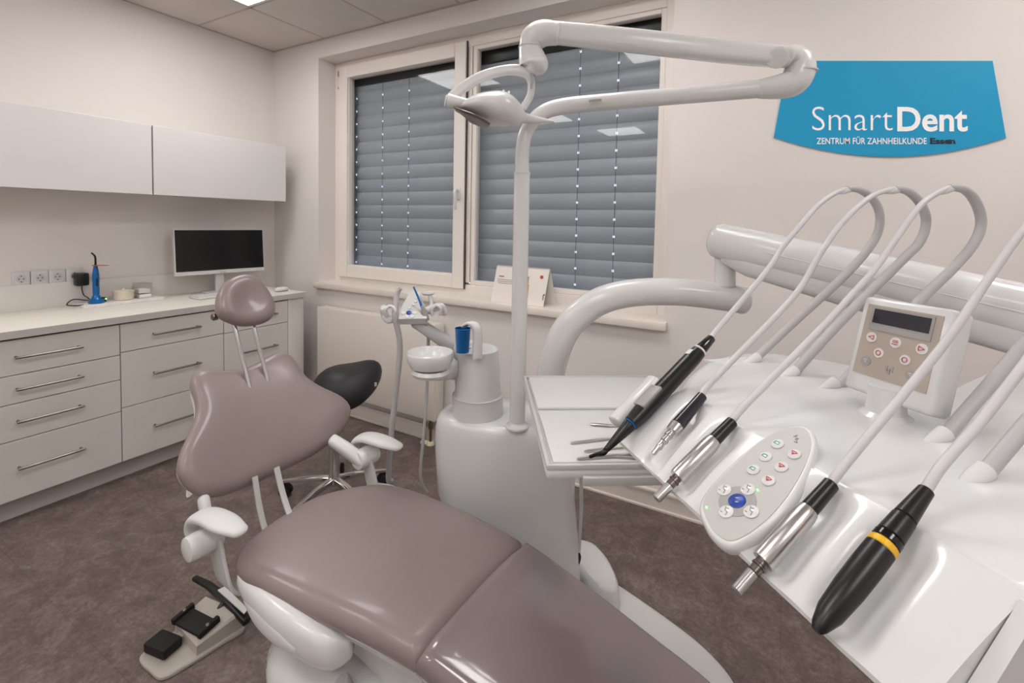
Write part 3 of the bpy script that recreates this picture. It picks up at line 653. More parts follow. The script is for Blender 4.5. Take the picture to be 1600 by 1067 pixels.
gx, gy = cp[0]+.026, cp[1]+.004
make('cup_filler', sweep([(gx+.016, gy+.004, .98), (gx+.016, gy+.004, 1.058), (gx+.010, gy, 1.091), (gx-.012, gy-.008, 1.101), (gx-.034, gy-.016, 1.087)], [(.011, .018), (.010, .017), (.009, .016), (.007, .013), (.004, .009)], 16, up=nrm([.4, 1, 0]), p=3, sm=5, rnd=.003), 'white', con)
c = root('cup', (cp[0]-.006, cp[1]-.012, .999), 'translucent blue plastic cup under the spout of the white unit', 'cup')
make('wall', lathe((cp[0]-.006, cp[1]-.012, 1.0), ZZ, [(.0, 0), (.0225, .0), (.0265, .08), (.0285, .083), (.0265, .084), (.0215, .003), (.0, .003)], 32), 'blue', c)
make('water', lathe((cp[0]-.006, cp[1]-.012, 1.004), ZZ, [(.0, 0), (.021, 0), (.0232, .03), (0, .03)], 28), 'blue_plastic', c)

# assistant arm and holder
hA = at((735, 560), 1.80); hB = at((650, 503), 1.78)
asst = root('assistant_holder', tuple(hB*np.array([1, 1, 0])+ZZ*.95), 'grey assistant instrument holder on a jointed arm, beside the blue cup', 'instrument holder')
make('arm', sweep([hA, (hA+hB)/2, hB], [(.022, .022), (.024, .024), (.026, .022)], 16, p=2.6, rnd=.015), 'hose', asst)
hx = nrm(np.cross(ray(645, 480), ZZ)); hx = nrm([hx[0], hx[1], 0]); hy = np.cross(ZZ, hx)    # sideways, away from the viewer
HB = at((645, 486), 1.76)
def hq(a, b, c): return HB+hx*a+hy*b+ZZ*c
tl2 = radians(40); pz = nrm(ZZ*sin(tl2)*1.0+hy*cos(tl2)); pn = nrm(np.cross(hx, pz))
if pn[2] < 0: pn = -pn
make('keypad_body', rings([[hq(a*.052, 0, 0)+pz*b-pn*.02 for a, b in ((-1, -.045), (1, -.045), (.8, .02), (.45, .085), (-.2, .085), (-.75, .02))], [hq(a*.05, 0, 0)+pz*b+pn*.012 for a, b in ((-1, -.045), (1, -.045), (.8, .02), (.45, .085), (-.2, .085), (-.75, .02))]]), 'grey', asst, smooth=0)
for i, (a, b, rr, m) in enumerate([(-.014, -.018, .0095, 'blue_button'), (-.034, -.018, .008, 'white'), (.006, -.018, .008, 'white'), (-.02, -.036, .007, 'white'), (-.002, -.036, .007, 'white'), (-.012, .004, .006, 'white'), (0.002, .02, .006, 'white'), (.010, .036, .006, 'white'), (.014, .052, .006, 'white'), (.016, .066, .005, 'white')]):
    make('button', lathe(hq(a, 0, 0)+pz*b+pn*.012, pn, [(rr, 0), (rr, .002), (rr*.8, .003)], 16), m, asst)
for side, pts in ((-1, [(-.105, .0, .012), (-.10, .01, -.012), (-.085, .0, -.03), (-.06, 0, -.02)]), (1, [(.045, 0, .0), (.08, 0, .012), (.105, .0, .015), (.115, 0, -.01)])):
    make('holder_arm', sweep([hq(*p) for p in pts], [(.012, .016), (.014, .02), (.014, .02), (.011, .016)], 14, up=hy, p=3, sm=4, rnd=.01), 'offwhite', asst)
for x in (-.08, .085): make('holder_clip', sweep([hq(x-.014, -.022, -.012), hq(x-.017, -.03, .012), hq(x, -.022, .024), hq(x+.017, -.03, .012), hq(x+.014, -.022, -.012)], .0065, 10, sm=4, rnd=.004), 'offwhite', asst)
make('suction_handle', sweep([hq(-.062, -.02, -.03), hq(-.062, -.015, .02), hq(-.058, .0, .06), hq(-.045, .0, .085)], [.012, .011, .009, .008], 14, sm=4), 'hose', asst)
make('syringe_tip', sweep([hq(.035, -.02, .01), hq(.022, -.01, .045), hq(.002, 0, .09)], [.005, .004, .0032], 10), 'blue', asst)
make('syringe_grip', sweep([hq(.05, -.025, -.03), hq(.042, -.022, -.005), hq(.034, -.02, .02)], [.010, .012, .006], 12, rnd=.004), 'midgrey', asst)
make('knob', join(lathe(hq(.055, .03, .055), ZZ, [(.02, 0), (.026, .006), (.024, .012), (.01, .016)], 24), sweep([hq(.062, .03, .055), hq(.068, .02, .02), hq(.06, .0, -.005)], [(.016, .008)]*3, 12, up=hx, p=3, sm=4)), 'offwhite', asst)
def hose_hang(pts, r_, m, nm): make(nm, sweep(pts, r_, 12, sm=6), m, asst)
f1 = at((607, 745), 1.83)
hose_hang([hq(-.062, -.02, -.025), at((625, 540), 1.75), at((620, 600), 1.76), at((612, 670), 1.79), f1, at((612, 752), 1.86)], .0105, 'hose', 'suction_hose')
hose_hang([hq(.046, -.024, -.03), at((669, 520), 1.80), at((669, 545), 1.83), at((667, 610), 1.84), at((662, 680), 1.84), at((657, 745), 1.85), at((668, 770), 1.88)], .0062, 'hose', 'syringe_hose')

# ------------------------------------------------------------------ operating lamp on its pole
lamp = root('operating_lamp', (2.885, -1.05, .752), 'white operating lamp on a double jointed arm and tall pole', 'dental lamp')
px_, py_ = 2.885, -1.045
make('pole', sweep([(px_, py_, .75), (px_-.0, py_, 1.62)], .0265, 28), 'white', lamp)
make('pole_flange', lathe((px_, py_, .75), ZZ, [(.04, 0), (.04, .006), (.03, .012), (.027, .02)], 28), 'white', lamp)
make('pole_collar', lathe((px_, py_, 1.612), ZZ, [(.0275, 0), (.0275, .004), (.024, .008)], 28), 'grey', lamp)
ar = [np.array([px_, py_, 1.61]), np.array([px_, py_, 1.70]), at((824, 203), 1.60), at((845, 178), 1.60), at((880, 166), 1.595), at((960, 158), 1.56), at((1080, 148), 1.51), at((1195, 138), 1.465)]
make('lower_arm', sweep(ar, [.0235, .0235, .0235, .025, .027, .027, .027, .028], 22, sm=6), 'white', lamp)
make('arm_label', box(at((930, 157), 1.535), (.04, .0015, .008), 0, (nrm(ar[-1]-ar[-3]), nrm(np.cross(nrm(ar[-1]-ar[-3]), ZZ)), ZZ)), 'midgrey', lamp, smooth=0)
make('elbow', sweep([at((1186, 139), 1.468), at((1215, 136), 1.455), at((1240, 128), 1.445), at((1250, 108), 1.44), at((1246, 92), 1.44), at((1228, 86), 1.44)], [.029, .036, .042, .043, .039, .032], 24, sm=5, rnd=.012), 'white', lamp)
make('elbow_joint', lathe(at((1252, 112), 1.44)-ZZ*.003, ZZ, [(.0445, 0), (.0445, .004)], 30), 'grey', lamp)
make('elbow_cap', sweep([at((1228, 86), 1.41), at((1228, 86), 1.45)], .024, 22, rnd=.004), 'white', lamp)
ua = [at((1232, 89), 1.43), at((1150, 82), 1.44), at((1000, 65), 1.46), at((862, 51), 1.49)]
make('upper_arm', sweep(ua, [(.027, .030), (.028, .033), (.028, .034), (.026, .033)], 22, up=ZZ, p=3.2, sm=4), 'white', lamp)
make('arm_cover_seam', sweep([at((945, 64), 1.425), at((992, 70), 1.415)], .0012, 6), 'grey', lamp)
make('arm_end', sweep([at((1215, 90), 1.405), at((1212, 90), 1.46)], .031, 22, rnd=.003), 'white', lamp)
kn = [at((872, 53), 1.485), at((850, 52), 1.49), at((834, 60), 1.495), at((829, 76), 1.5), at((831, 90), 1.5), at((834, 104), 1.5), at((832, 112), 1.5)]
make('knuckle', sweep(kn, [.034, .040, .041, .036, .042, .046, .026], 24, sm=6, rnd=.008), 'white', lamp)
make('knuckle_ring', lathe(at((829, 74), 1.5)-ZZ*.002, ZZ, [(.0385, 0), (.0385, .003)], 28), 'grey', lamp)
# yoke
yk = [at((702, 156), 1.44), at((722, 138), 1.45), at((752, 120), 1.47), at((790, 110), 1.49), at((818, 112), 1.50), at((829, 125), 1.52), at((829, 148), 1.545), at((818, 168), 1.555)]
make('yoke', sweep(yk, [(.015, .014), (.016, .013), (.016, .013), (.016, .013), (.018, .013), (.013, .013), (.012, .012), (.012, .011)], 14, up=nrm(MR[2]), p=3, sm=5, rnd=.006), 'white', lamp)
make('cable', sweep([at((828, 112), 1.5), at((833, 122), 1.5), at((830, 138), 1.52)], .004, 8, sm=4), 'hose', lamp)
# head: long pod seen from below-side
hdv = nrm(at((850, 190), 1.53)-at((700, 160), 1.44)); tp = nrm(ZZ-hdv*(ZZ@hdv))
hs = [(713, 167, .004, .02), (720, 167, .014, .05), (740, 166, .032, .075), (760, 168, .046, .085), (778, 171, .052, .085), (795, 178, .046, .07), (810, 184, .028, .045), (819, 188, .010, .015)]
make('head', sweep([at((x, y), 1.445+(x-714)*.0008) for x, y, _, _ in hs], [(b, a) for _, _, a, b in hs], 26, up=tp, sm=5, p=2.2), 'white', lamp)
make('reflector', sweep([at((714, 171), 1.43), at((734, 183), 1.425), at((762, 197), 1.44)], [(.03, .005), (.055, .007), (.035, .004)], 20, up=tp, sm=4), 'steel_dark', lamp)
make('grip', sweep([at((700, 158), 1.425), at((730, 162), 1.43), at((765, 163), 1.44)], [.0225, .015, .003], 18, sm=5, rnd=.003), 'white', lamp)
make('grip_cap', lathe(at((697, 157.5), 1.425), nrm(at((690, 156), 1.42)-at((700, 158), 1.425)), [(.017, 0), (.016, .003)], 22), 'white_matte', lamp)
make('grip', sweep([at((812, 183), 1.54), at((835, 187), 1.545), at((866, 190), 1.55)], [(.02), (.013), (.003)], 16, sm=5), 'white', lamp)
make('head_studs', join(*[sweep([at((x, y+8), 1.49), at((x+1, y), 1.49)], .0035, 8, rnd=.002) for x, y in ((786, 141), (794, 143))]), 'steel', lamp)

# ------------------------------------------------------------------ delivery arm (from console to the instrument unit)
da = root('delivery_arm', tuple(at((862, 640), 1.62)*np.array([1, 1, 0])+ZZ*.75), 'white tubular swing arm carrying the instrument unit', 'support arm')
ba = [at((855, 668), 1.66), at((858, 610), 1.64), at((866, 560), 1.62), at((888, 510), 1.60), at((930, 474), 1.58), at((985, 458), 1.56), at((1060, 456), 1.53), at((1130, 464), 1.505), at((1163, 470), 1.495)]
make('curved_tube', sweep(ba, [.048, .048, .047, .047, .046, .045, .044, .043, .042], 26, sm=6, rnd=.02), 'white', da)
make('pivot_pin', sweep([at((1133, 450), 1.505), at((1133, 402), 1.505)], .031, 24), 'white', da)
make('pivot_pin_seal', lathe(at((1133, 447), 1.505), ZZ, [(.033, 0), (.033, .004)], 24), 'grey', da)
bmL = at((1128, 377), 1.50); bmR = at((1625, 492), .96); bdir = nrm(bmR-bmL)
bmR2 = bmR+bdir*.06
make('beam', sweep([bmL, bmL+(bmR2-bmL)*.5, bmR2], [(.056, .056)]*3, 28, up=ZZ, p=2.3, rnd=.04), 'white', da)
make('beam_cover', sweep([bmL+bdir*.03-ZZ*.034, bmL+bdir*.1-ZZ*.045, bmL+(bmR2-bmL)*.5-ZZ*.05, bmR2-ZZ*.05], [(.036, .034), (.046, .040), (.048, .042), (.048, .042)], 22, up=ZZ, p=3, rnd=.02), 'offwhite', da)
make('beam_groove', sweep([bmL+(bmR2-bmL)*.22+ZZ*.004+nrm(np.cross(bdir, ZZ))*.0562, bmR2+ZZ*.004+nrm(np.cross(bdir, ZZ))*.0562], .0016, 6), 'white_matte', da)
make('beam_screw', lathe(bmL+bdir*.035-ZZ*.04+nrm(np.cross(bdir, ZZ))*.034, np.cross(bdir, ZZ), [(.0055, 0), (.0055, .003)], 12), 'midgrey', da)
make('drop_post', sweep([bmR, np.array([bmR[0], bmR[1], 1.172])], .032, 24), 'hose_light', da)
PU, PV = bmR@UU, bmR@VV

# ------------------------------------------------------------------ instrument (delivery) unit
ZD = 1.17
du = root('instrument_unit', tuple(T(3.86, -1.55, 1.06)), 'white instrument delivery unit with a keypad and hose whips', 'delivery unit')
deck = [(4.085, -1.33), (3.63, -1.33), (3.545, -1.42), (3.47, -1.53), (3.445, -1.64), (3.49, -1.73), (3.60, -1.795), (3.72, -1.83), (PU-.05, PV-.04), (PU+.06, PV-.05), (4.10, -1.82), (4.10, -1.5)]
dk = [np.array(p) for p in deck[:2]]
dk2 = cr(deck[1:11], 5)
dloop = [np.array([4.085, -1.33])]+dk2+[np.array([4.10, -1.5])]
# subdivide straight edge for a clean bevel
dl = []
for i in range(len(dloop)):
    a, b = dloop[i], dloop[(i+1) % len(dloop)]; n = max(1, int(np.linalg.norm(b-a)/.03))
    for k in range(n): dl.append(a+(b-a)*k/n)
dcc = np.array([3.80, -1.58])
def dmap(u, v, h):
    k = max(0, 1-((u-3.8)/.42)**2)*max(0, 1-((v+1.6)/.33)**2); return T(u, v, 1.075+h+.004*k)
make('deck', pillow(dl, dcc, dmap, [(0.05, 0), (.02, .012), (.004, .04), (0, .06), (.0, .083), (.003, .090), (.008, .094), (.016, .095)]), 'white', du, smooth=50)
# instruments: axis end points in tray frame  (u, v, z)
sN = nrm(VV*.07+ZZ*.11); S0 = T(0, -1.33, ZD)@sN
def slope(q, off): return onp(q, sN, S0+off)
IN = {1: [(1112, 528), (945, 705)], 2: [(1098, 618), (1020, 710)], 3: [(1145, 658), (1025, 780)], 4: [(1300, 755), (1150, 925)], 5: [(1448, 765), (1275, 985)]}
IOFF = {1: .0185, 2: .0085, 3: .0085, 4: .0085, 5: .0125}
IA = {k: (slope(a, IOFF[k]), slope(b, IOFF[k])) for k, (a, b) in IN.items()}
def uvz(p): return p@UU, p@VV, p[2]
def uc(k, v):
    a, b = uvz(IA[k][0]), uvz(IA[k][1]); t = (v-a[1])/(b[1]-a[1]); return a[0]+(b[0]-a[0])*t
# sloping front panel with moulded channels
nu, nv_ = 170, 30; u0, u1, v0, v1 = 3.63, 4.085, -1.333, -1.222
GWID = {1: .022, 2: .020, 3: .023, 4: .025, 5: .027}
def fz(u, v):
    s = (v-v0)/(v1-v0); z = ZD-.001-(v+1.33)*(.07/.11)+.004*s*(1-s)*4
    d = 0
    for k in (2, 3, 4, 5):
        e = (u-uc(k, v))/GWID[k]; g = math.exp(-abs(e)**5); d = max(d, g)
    ramp = min(1, max(0, (s-.02)/.22))
    z -= .0135*d*ramp*min(1, max(.08, (1.0-s)/.15))
    return z
V, Fc = [], []
for i in range(nu+1):
    for j in range(nv_+1):
        v = v0+(v1-v0)*j/nv_; u = u0+.03*(1-j/nv_)*0+(u1-u0)*i/nu; V.append(T(u, v, fz(u, v)))
nn = len(V)
for i in range(nu+1):
    for j in range(nv_+1):
        v = v0+(v1-v0)*j/nv_; u = u0+(u1-u0)*i/nu; V.append(T(u, v-.0, min(fz(u, v)-.004, ZD-.055-(v+1.33)*(.02/.11))))
I = lambda i, j: i*(nv_+1)+j
for i in range(nu):
    for j in range(nv_):
        Fc.append((I(i, j), I(i+1, j), I(i+1, j+1), I(i, j+1))); Fc.append((nn+I(i, j), nn+I(i, j+1), nn+I(i+1, j+1), nn+I(i+1, j)))
for i in range(nu):
    Fc.append((I(i, 0), nn+I(i, 0), nn+I(i+1, 0), I(i+1, 0))); Fc.append((I(i, nv_), I(i+1, nv_), nn+I(i+1, nv_), nn+I(i, nv_)))
for j in range(nv_):
    Fc.append((I(0, j), I(0, j+1), nn+I(0, j+1), nn+I(0, j))); Fc.append((I(nu, j), nn+I(nu, j), nn+I(nu, j+1), I(nu, j+1)))
make('front_panel', (V, Fc), 'white', du, smooth=50)
make('side_cover', prism([T(4.086, -1.225, 1.07), T(4.086, -1.32, 1.17), T(4.1, -1.5, 1.168), T(4.1, -1.8, 1.165), T(4.1, -1.8, 1.05), T(4.09, -1.4, 1.03)], UU, .012), 'offwhite', du, smooth=0)
hk = on((1597, 955), 2, 1.11)
make('side_handle', sweep([T(4.09, -1.40, 1.11), T(4.115, -1.40, 1.11), T(4.125, -1.40, 1.11)], [.012, .02, .022], 20, rnd=.012), 'grey', du)
make('left_holder', sweep([slope((1022, 588), .0)-ZZ*.008, slope((962, 655), .0)-ZZ*.004], [(.015, .011), (.015, .011)], 18, up=sN, p=2.5, rnd=.004), 'offwhite', du)
# keypad pod
pN = ZZ+.56*VV; pL = np.linalg.norm(pN); pN = pN/pL; pv = (1.1145+.56*-1.225)/pL
def podq(q, off=0): return onp(q, pN, pv+off)
kp = [(1099, 790), (1108, 770), (1140, 735), (1180, 698), (1215, 676), (1243, 668), (1262, 674), (1268, 695), (1258, 730), (1232, 775), (1200, 812), (1165, 838), (1140, 846), (1120, 835), (1106, 815)]
kl = cr([podq(q) for q in kp], 4, True); kc_ = sum(kl)/len(kl)
pu = nrm(UU-pN*(UU@pN)); pw = np.cross(pN, pu)
def loop2(L): return [np.array([(p-kc_)@pu, (p-kc_)@pw]) for p in L]
def pmap(a, b, h): return kc_+pu*a+pw*b+pN*h
k2 = loop2(kl); big = [p*(1+.007/np.linalg.norm(p)) for p in k2]
pod = make('keypad', pillow(big, (0, 0), pmap, [(.002, -.014), (0, -.007), (.001, -.003), (.003, 0), (.006, .001), (.008, .0005)]), 'white', du, smooth=60)
make('keypad_face', pillow(k2, (0, 0), pmap, [(.0, -.001), (.0, .0016)]), 'keypad', pod, smooth=0)
make('keypad_ring', lathe(podq((1152, 783), .0016), pN, [(.0, 0), (.0215, 0), (.0215, .0006), (.0, .0006)], 32), 'midgrey', pod)
def button(q, r_, m, icon=None):
    P0 = podq(q, .0018); b = make('button', lathe(P0, pN, [(r_, 0), (r_, .0012), (r_*.85, .002), (0, .0022)], 22), m, pod)
    if icon:
        ims = []
        for (a0, b0, a1, b1) in icon[1]: ims.append(sweep([P0+pN*.0024+(pu*a0+pw*b0)*r_, P0+pN*.0024+(pu*a1+pw*b1)*r_], .00055, 6))
        make('icon', join(*ims), icon[0], b)
seat_ic = ('midgrey', [(-.45, .5, -.1, 0), (-.1, 0, .3, 0), (.3, 0, .5, -.5), (-.5, -.5, -.2, -.5), (-.2, .4, .1, .5)])
for q in ((1132, 766), (1169, 765), (1135, 800), (1174, 800)): button(q, .0085, 'white', seat_ic)
button((1152, 783), .010, 'blue_button', ('white', [(-.3, .1, .0, .3), (.1, -.3, .4, -.1)]))
g_ic = ('green', [(-.5, -.2, .4, -.2), (-.4, -.2, -.4, .2), (-.4, .2, .3, .3), (.3, .3, .4, -.2)])
r_ic = ('red', [(-.5, .3, 0, -.3), (0, -.3, .5, .3), (-.3, .3, .3, .3), (0, -.3, 0, .1)])
for q in ((1215, 694), (1196, 714), (1177, 734)): button(q, .0078, 'white', g_ic)
for q in ((1241, 710), (1221, 730), (1201, 751)): button(q, .0078, 'white', r_ic)
make('maker_mark', join(*[sweep([podq((1240+a, 682+b), .002), podq((1240+c, 682+d), .002)], .0006, 6) for a, b, c, d in ((0, 0, 6, -2), (2, 4, 8, 3), (1, 8, 6, 9), (4, -3, 5, 10))]), 'midgrey', pod)
for q in ((1104, 793), (1184, 766)): make('status_led', lathe(podq(q, .0018), pN, [(.0013, 0), (.001, .0012)], 10), 'led', pod)
# display box
DV = -1.585
dP = [onp(q, VV, DV) for q in ((1357, 463), (1500, 492), (1455, 640), (1310, 597))]
dctr = sum(dP)/4; dxu = nrm(UU); tilt = radians(14); dzv = nrm(ZZ*cos(tilt)-VV*sin(tilt)); dnv = np.cross(dxu, dzv)
if dnv@VV < 0: dnv = -dnv
DAX = (dxu, dnv, dzv); DW, DH = .128, .15
dsp = make('display_box', box(dctr-dnv*.02, (DW, .042, DH), .007, DAX, 3), 'white', du)
make('display_panel', box(dctr+dnv*.0012+dzv*.008, (DW-.022, .002, DH-.04), .0, DAX), 'panel_tan', dsp, smooth=0)
make('display_bezel', box(dctr+dnv*.0028+dzv*.042, (.088, .0016, .036), .0, DAX), 'midgrey', dsp, smooth=0)
make('display_screen', box(dctr+dnv*.0036+dzv*.046, (.080, .0016, .022), .0, DAX), 'lcd', dsp, smooth=0)
def dbtn(a, b, r_, m, ic):
    P0 = dctr+dxu*a+dzv*b+dnv*.0022; bb2 = make('button', lathe(P0, dnv, [(r_, 0), (r_, .0012), (0, .0016)], 20), m, dsp)
    make('icon', join(*[sweep([P0+dnv*.0019+(dxu*x0+dzv*y0)*r_, P0+dnv*.0019+(dxu*x1+dzv*y1)*r_], .0006, 6) for x0, y0, x1, y1 in ic[1]]), ic[0], bb2)
tri = lambda s: ('red', [(-.5*s, .4, .5*s, 0), (.5*s, 0, -.5*s, -.4), (-.5*s, -.4, -.5*s, .4)])
circ = ('red', [(.5*cos(a), .5*sin(a), .5*cos(a+.9), .5*sin(a+.9)) for a in np.arange(0, 6.2, .8)])
dbtn(-.036, .012, .0078, 'white', tri(-1)); dbtn(0, .012, .0078, 'white', ('red', [(-.5, .4, .5, .4), (-.5, .1, .5, .1), (-.5, -.3, .5, -.3)])); dbtn(.036, .012, .0078, 'white', tri(1))
dbtn(-.02, -.009, .0074, 'white', circ); dbtn(.018, -.009, .0074, 'white', circ); dbtn(-.036, -.026, .0074, 'midgrey', ('white', [(-.4, .3, .3, .3), (-.2, 0, .4, -.2)])); dbtn(.03, -.028, .0074, 'midgrey', ('white', [(-.4, .3, .3, .3), (-.2, 0, .4, -.2)]))
make('maker_mark', join(*[box(dctr+dxu*(-.004+.004*i)+dzv*(-.028-.004*(i % 2))+dnv*.0026, (.003, .001, .008), 0, DAX) for i in range(3)]), 'midgrey', dsp, smooth=0)
db = on((1383, 652), 2, ZD)
make('display_foot', lathe(np.array([db[0], db[1], ZD-.004]), ZZ, [(.035, 0), (.034, .008), (.026, .014), (.022, .05)], 28), 'white', du)
# exits of the whips and their cover plates
EX = {1: (3.51, -1.598), 2: (3.603, -1.598), 3: (3.675, -1.61), 4: (3.873, -1.566), 5: (3.955, -1.50)}
for k, (u, v) in EX.items():
    make('cover_plate', prism([T(u-.03, v+.10, ZD-.002), T(u+.035, v+.06, ZD-.002), T(u+.03, v-.03, ZD-.002), T(u-.03, v-.03, ZD-.002)], ZZ, .0042), 'white_matte', du, smooth=0)
    make('exit_boss', sweep([T(u, v+.032, ZD), T(u, v+.01, ZD+.004), T(u, v-.008, ZD+.010)], [(.003, .002), (.010, .008), (.0115, .011)], 16, up=ZZ, sm=4), 'white', du)
# whips and hoses
LP = {1: [(1178, 562), (1244, 500), (1310, 440), (1352, 395), (1372, 362), (1374, 332), (1362, 309), (1342, 296), (1323, 295), (1303, 303), (1277, 322), (1251, 352), (1224, 385), (1195, 427), (1155, 483), (1116, 523)],
      2: [(1237, 586), (1310, 506), (1408, 408), (1437, 378), (1447, 345), (1437, 316), (1418, 299), (1398, 295), (1369, 303), (1342, 322), (1310, 355), (1277, 404), (1237, 467), (1188, 522), (1146, 562), (1098, 613)],
      3: [(1310, 605), (1434, 473), (1490, 418), (1523, 378), (1533, 345), (1523, 313), (1506, 296), (1483, 293), (1457, 306), (1434, 326), (1401, 372), (1369, 418), (1329, 463), (1283, 513), (1228, 572), (1175, 618), (1148, 652)]}
SPL = {1: 8, 2: 7, 3: 7}
WH = {}
for k in (1, 2, 3):
    L = LP[k]; ue = EX[k][0]; ui = uvz(IA[k][0])[0]; n = len(L); sp = SPL[k]; pts = []
    for i, q in enumerate(L):
        t = 0 if i <= sp else (i-sp)/(n-1-sp)
        pts.append(onp(q, UU, ue+(ui-ue)*t))
    WH[k] = (pts[:sp+1], pts[sp:])
shape = [uvz(p)[1:] for p in WH[3][0]]+[uvz(p)[1:] for p in WH[3][1][1:]]
for k in (4, 5):
    ue, ve = EX[k]; top = IA[k][0]; ui, vi, zi = uvz(top); n = len(shape); sp = SPL[3]; pts = []
    v3, z3 = shape[0]; ve3 = shape[-1]
    for i, (v, z) in enumerate(shape):
        t = i/(n-1); tt = 0 if i <= sp else (i-sp)/(n-1-sp)
        dv = (ve-v3)*(1-t)+(vi-ve3[0])*t; dz = (ZD-z3)*(1-t)+(zi-ve3[1])*t
        pts.append(T(ue+(ui-ue)*tt, v+dv, z+dz+.0))
    if k == 4:
        h4 = [onp(q, UU, ue+(ui-ue)*t) for q, t in (((1600, 358), .3), ((1539, 444), .5), ((1474, 539), .7), ((1408, 611), .85), ((1318, 738), 1))]
        pts = pts[:sp+1]+[(pts[sp]+h4[0])/2+ZZ*.012]+h4
    WH[k] = (pts[:sp+1], pts[sp:])
for k, (a, b) in WH.items():
    lo = make('whip_arm', sweep(a, [.0086]*(len(a)-2)+[.0078, .0062], 16, sm=6), 'hose', du)
    d = nrm(b[1]-b[0])
    make('whip_clip', sweep([b[0]-d*.012-ZZ*.004, b[0]+d*.012-ZZ*.003, b[0]+d*.03-ZZ*.003], [(.0068, .0068), (.0066, .0066), (.003, .003)], 14), 'offwhite', lo)

# hand instruments resting in the channels, each with its hose
def handpiece(k, name, label, segs, extra=None):
    A, B = IA[k]; d = nrm(B-A); L = np.linalg.norm(B-A)
    r_ = root(name, tuple(B), label, 'dental handpiece')
    for nm, t0, t1, ra, rb, m in segs:
        P0 = A+d*L*t0; e = .0012
        if isinstance(ra, list): prof = [(x, h*L*(t1-t0)) for x, h in ra]
        else: prof = [(ra-e, 0), (ra, e), (rb, L*(t1-t0)-e), (rb-min(e, rb*.3), L*(t1-t0))]
        make(nm, lathe(P0, d, [(.0001, prof[0][1])]+prof+[(.0001, prof[-1][1])], 26), m, r_)
    hs_ = WH[k][1]; hs_ = hs_[:-(3 if k in (2, 3) else 2)]+[A-d*.03+sN*.004, A+d*.004]
    make('hose', sweep(hs_, [.0050 if k in (4, 5) else .0051]*len(hs_), 14, sm=6), 'hose_light', r_)
    if extra: extra(r_, A, B, d, L)
    return r_
def ex1(r_, A, B, d, L):
    tipd = nrm(slope((918, 715), .012)-B)
    make('tip', sweep([B-d*.004, B+d*.004, B+tipd*.018, B+tipd*.03], [.0042, .0042, .003, .0028], 12, sm=4), 'black_gloss', r_)
    s = nrm(np.cross(sN, d))
    make('button_plate', box(A+d*L*.60+sN*.0125, (L*.17, .025, .006), .003, (d, s, sN)), 'midgrey', r_)
    make('print', box(A+d*L*.2+sN*.0142, (.012, .009, .001), 0, (d, s, sN)), 'white_matte', r_, smooth=0)
handpiece(1, 'scaler_handpiece', 'long black handpiece with a blue ring and bent tip, over the steel instruments', [('cap', 0, .13, .0075, .0105, 'black_gloss'), ('white_ring', .125, .14, .0130, .0130, 'white'), ('body', .14, .78, [(.0122, 0), (.0140, .1), (.0146, .6), (.0144, .85), (.0118, 1)], 0, 'black'), ('blue_ring', .78, .79, .0113, .0111, 'blue'), ('nose', .79, 1.0, .0107, .0042, 'black')], ex1)
handpiece(2, 'turbine_coupling', 'short purple grey coupling with a ribbed chrome tip', [('cap', 0, .52, .0078, .0102, 'lcd'), ('collar', .52, .64, .0106, .0098, 'steel'), ('connector', .64, 1.0, [(.0052, 0), (.0052, .1), (.0064, .12), (.0064, .2), (.005, .22), (.005, .32), (.006, .34), (.006, .42), (.0044, .44), (.0044, .6), (.005, .62), (.005, .7), (.0038, .74), (.0036, .95), (.0022, 1)], 0, 'steel')])
def motor(k, label):
    return handpiece(k, 'micromotor', label, [('cap', 0, .26, .0078, .0086, 'black'), ('body', .26, .74, [(.0095, 0), (.0108, .08), (.0112, .3), (.0112, .97), (.0104, 1)], 0, 'steel'), ('neck', .74, .83, [(.0062, 0), (.0062, .3), (.007, .35), (.007, .5), (.0058, .55), (.0058, 1)], 0, 'steel_dark'), ('spindle', .83, 1.0, .0060, .0057, 'steel')])
motor(3, 'silver micromotor handpiece with a black cap, beside the ribbed coupling')
motor(4, 'silver micromotor handpiece with a black cap, beside the black handpiece with yellow band')
handpiece(5, 'curing_handpiece', 'black tapered handpiece with a yellow band', [('cap', 0, .22, .0068, .0095, 'black'), ('sleeve', .22, .36, .0100, .0112, 'black'), ('collar', .36, .405, .0118, .0118, 'black_gloss'), ('yellow_band', .405, .45, .0119, .0121, 'yellow'), ('body', .45, 1.0, [(.0121, 0), (.0124, .2), (.0120, .5), (.0102, .8), (.0065, .95), (.004, 1)], 0, 'black')])

# ------------------------------------------------------------------ instrument table with trays
TBZ = .98
tb0, tb1, tb3 = on((818, 588), 2, TBZ), on((1015, 588), 2, TBZ), on((848, 729), 2, TBZ)
tX = nrm(tb1-tb0); tY = nrm(tb3-tb0); tY = nrm(tY-tX*(tY@tX)); tw = np.linalg.norm(tb1-tb0)+.0; tlh = np.linalg.norm(tb3-tb0)
def TB(a, b, z): return tb0+tX*a+tY*b+ZZ*z
tbl = root('instrument_table', tuple(TB(tw/2, tlh/2, -.03)), 'white swivel tray table beside the instrument unit', 'tray table')
make('table_plate', box(TB(tw/2, tlh/2, -.016), (tw, tlh, .02), .006, (tX, tY, ZZ)), 'white_matte', tbl)
make('rim', join(box(TB(.004, tlh/2, -.003), (.009, tlh, .012), .003, (tX, tY, ZZ)), box(TB(tw-.004, tlh/2, -.003), (.009, tlh, .012), .003, (tX, tY, ZZ)), box(TB(tw/2, .004, -.003), (tw, .009, .012), .003, (tX, tY, ZZ)), box(TB(tw/2, tlh-.004, -.003), (tw, .009, .012), .003, (tX, tY, ZZ))), 'grey', tbl)
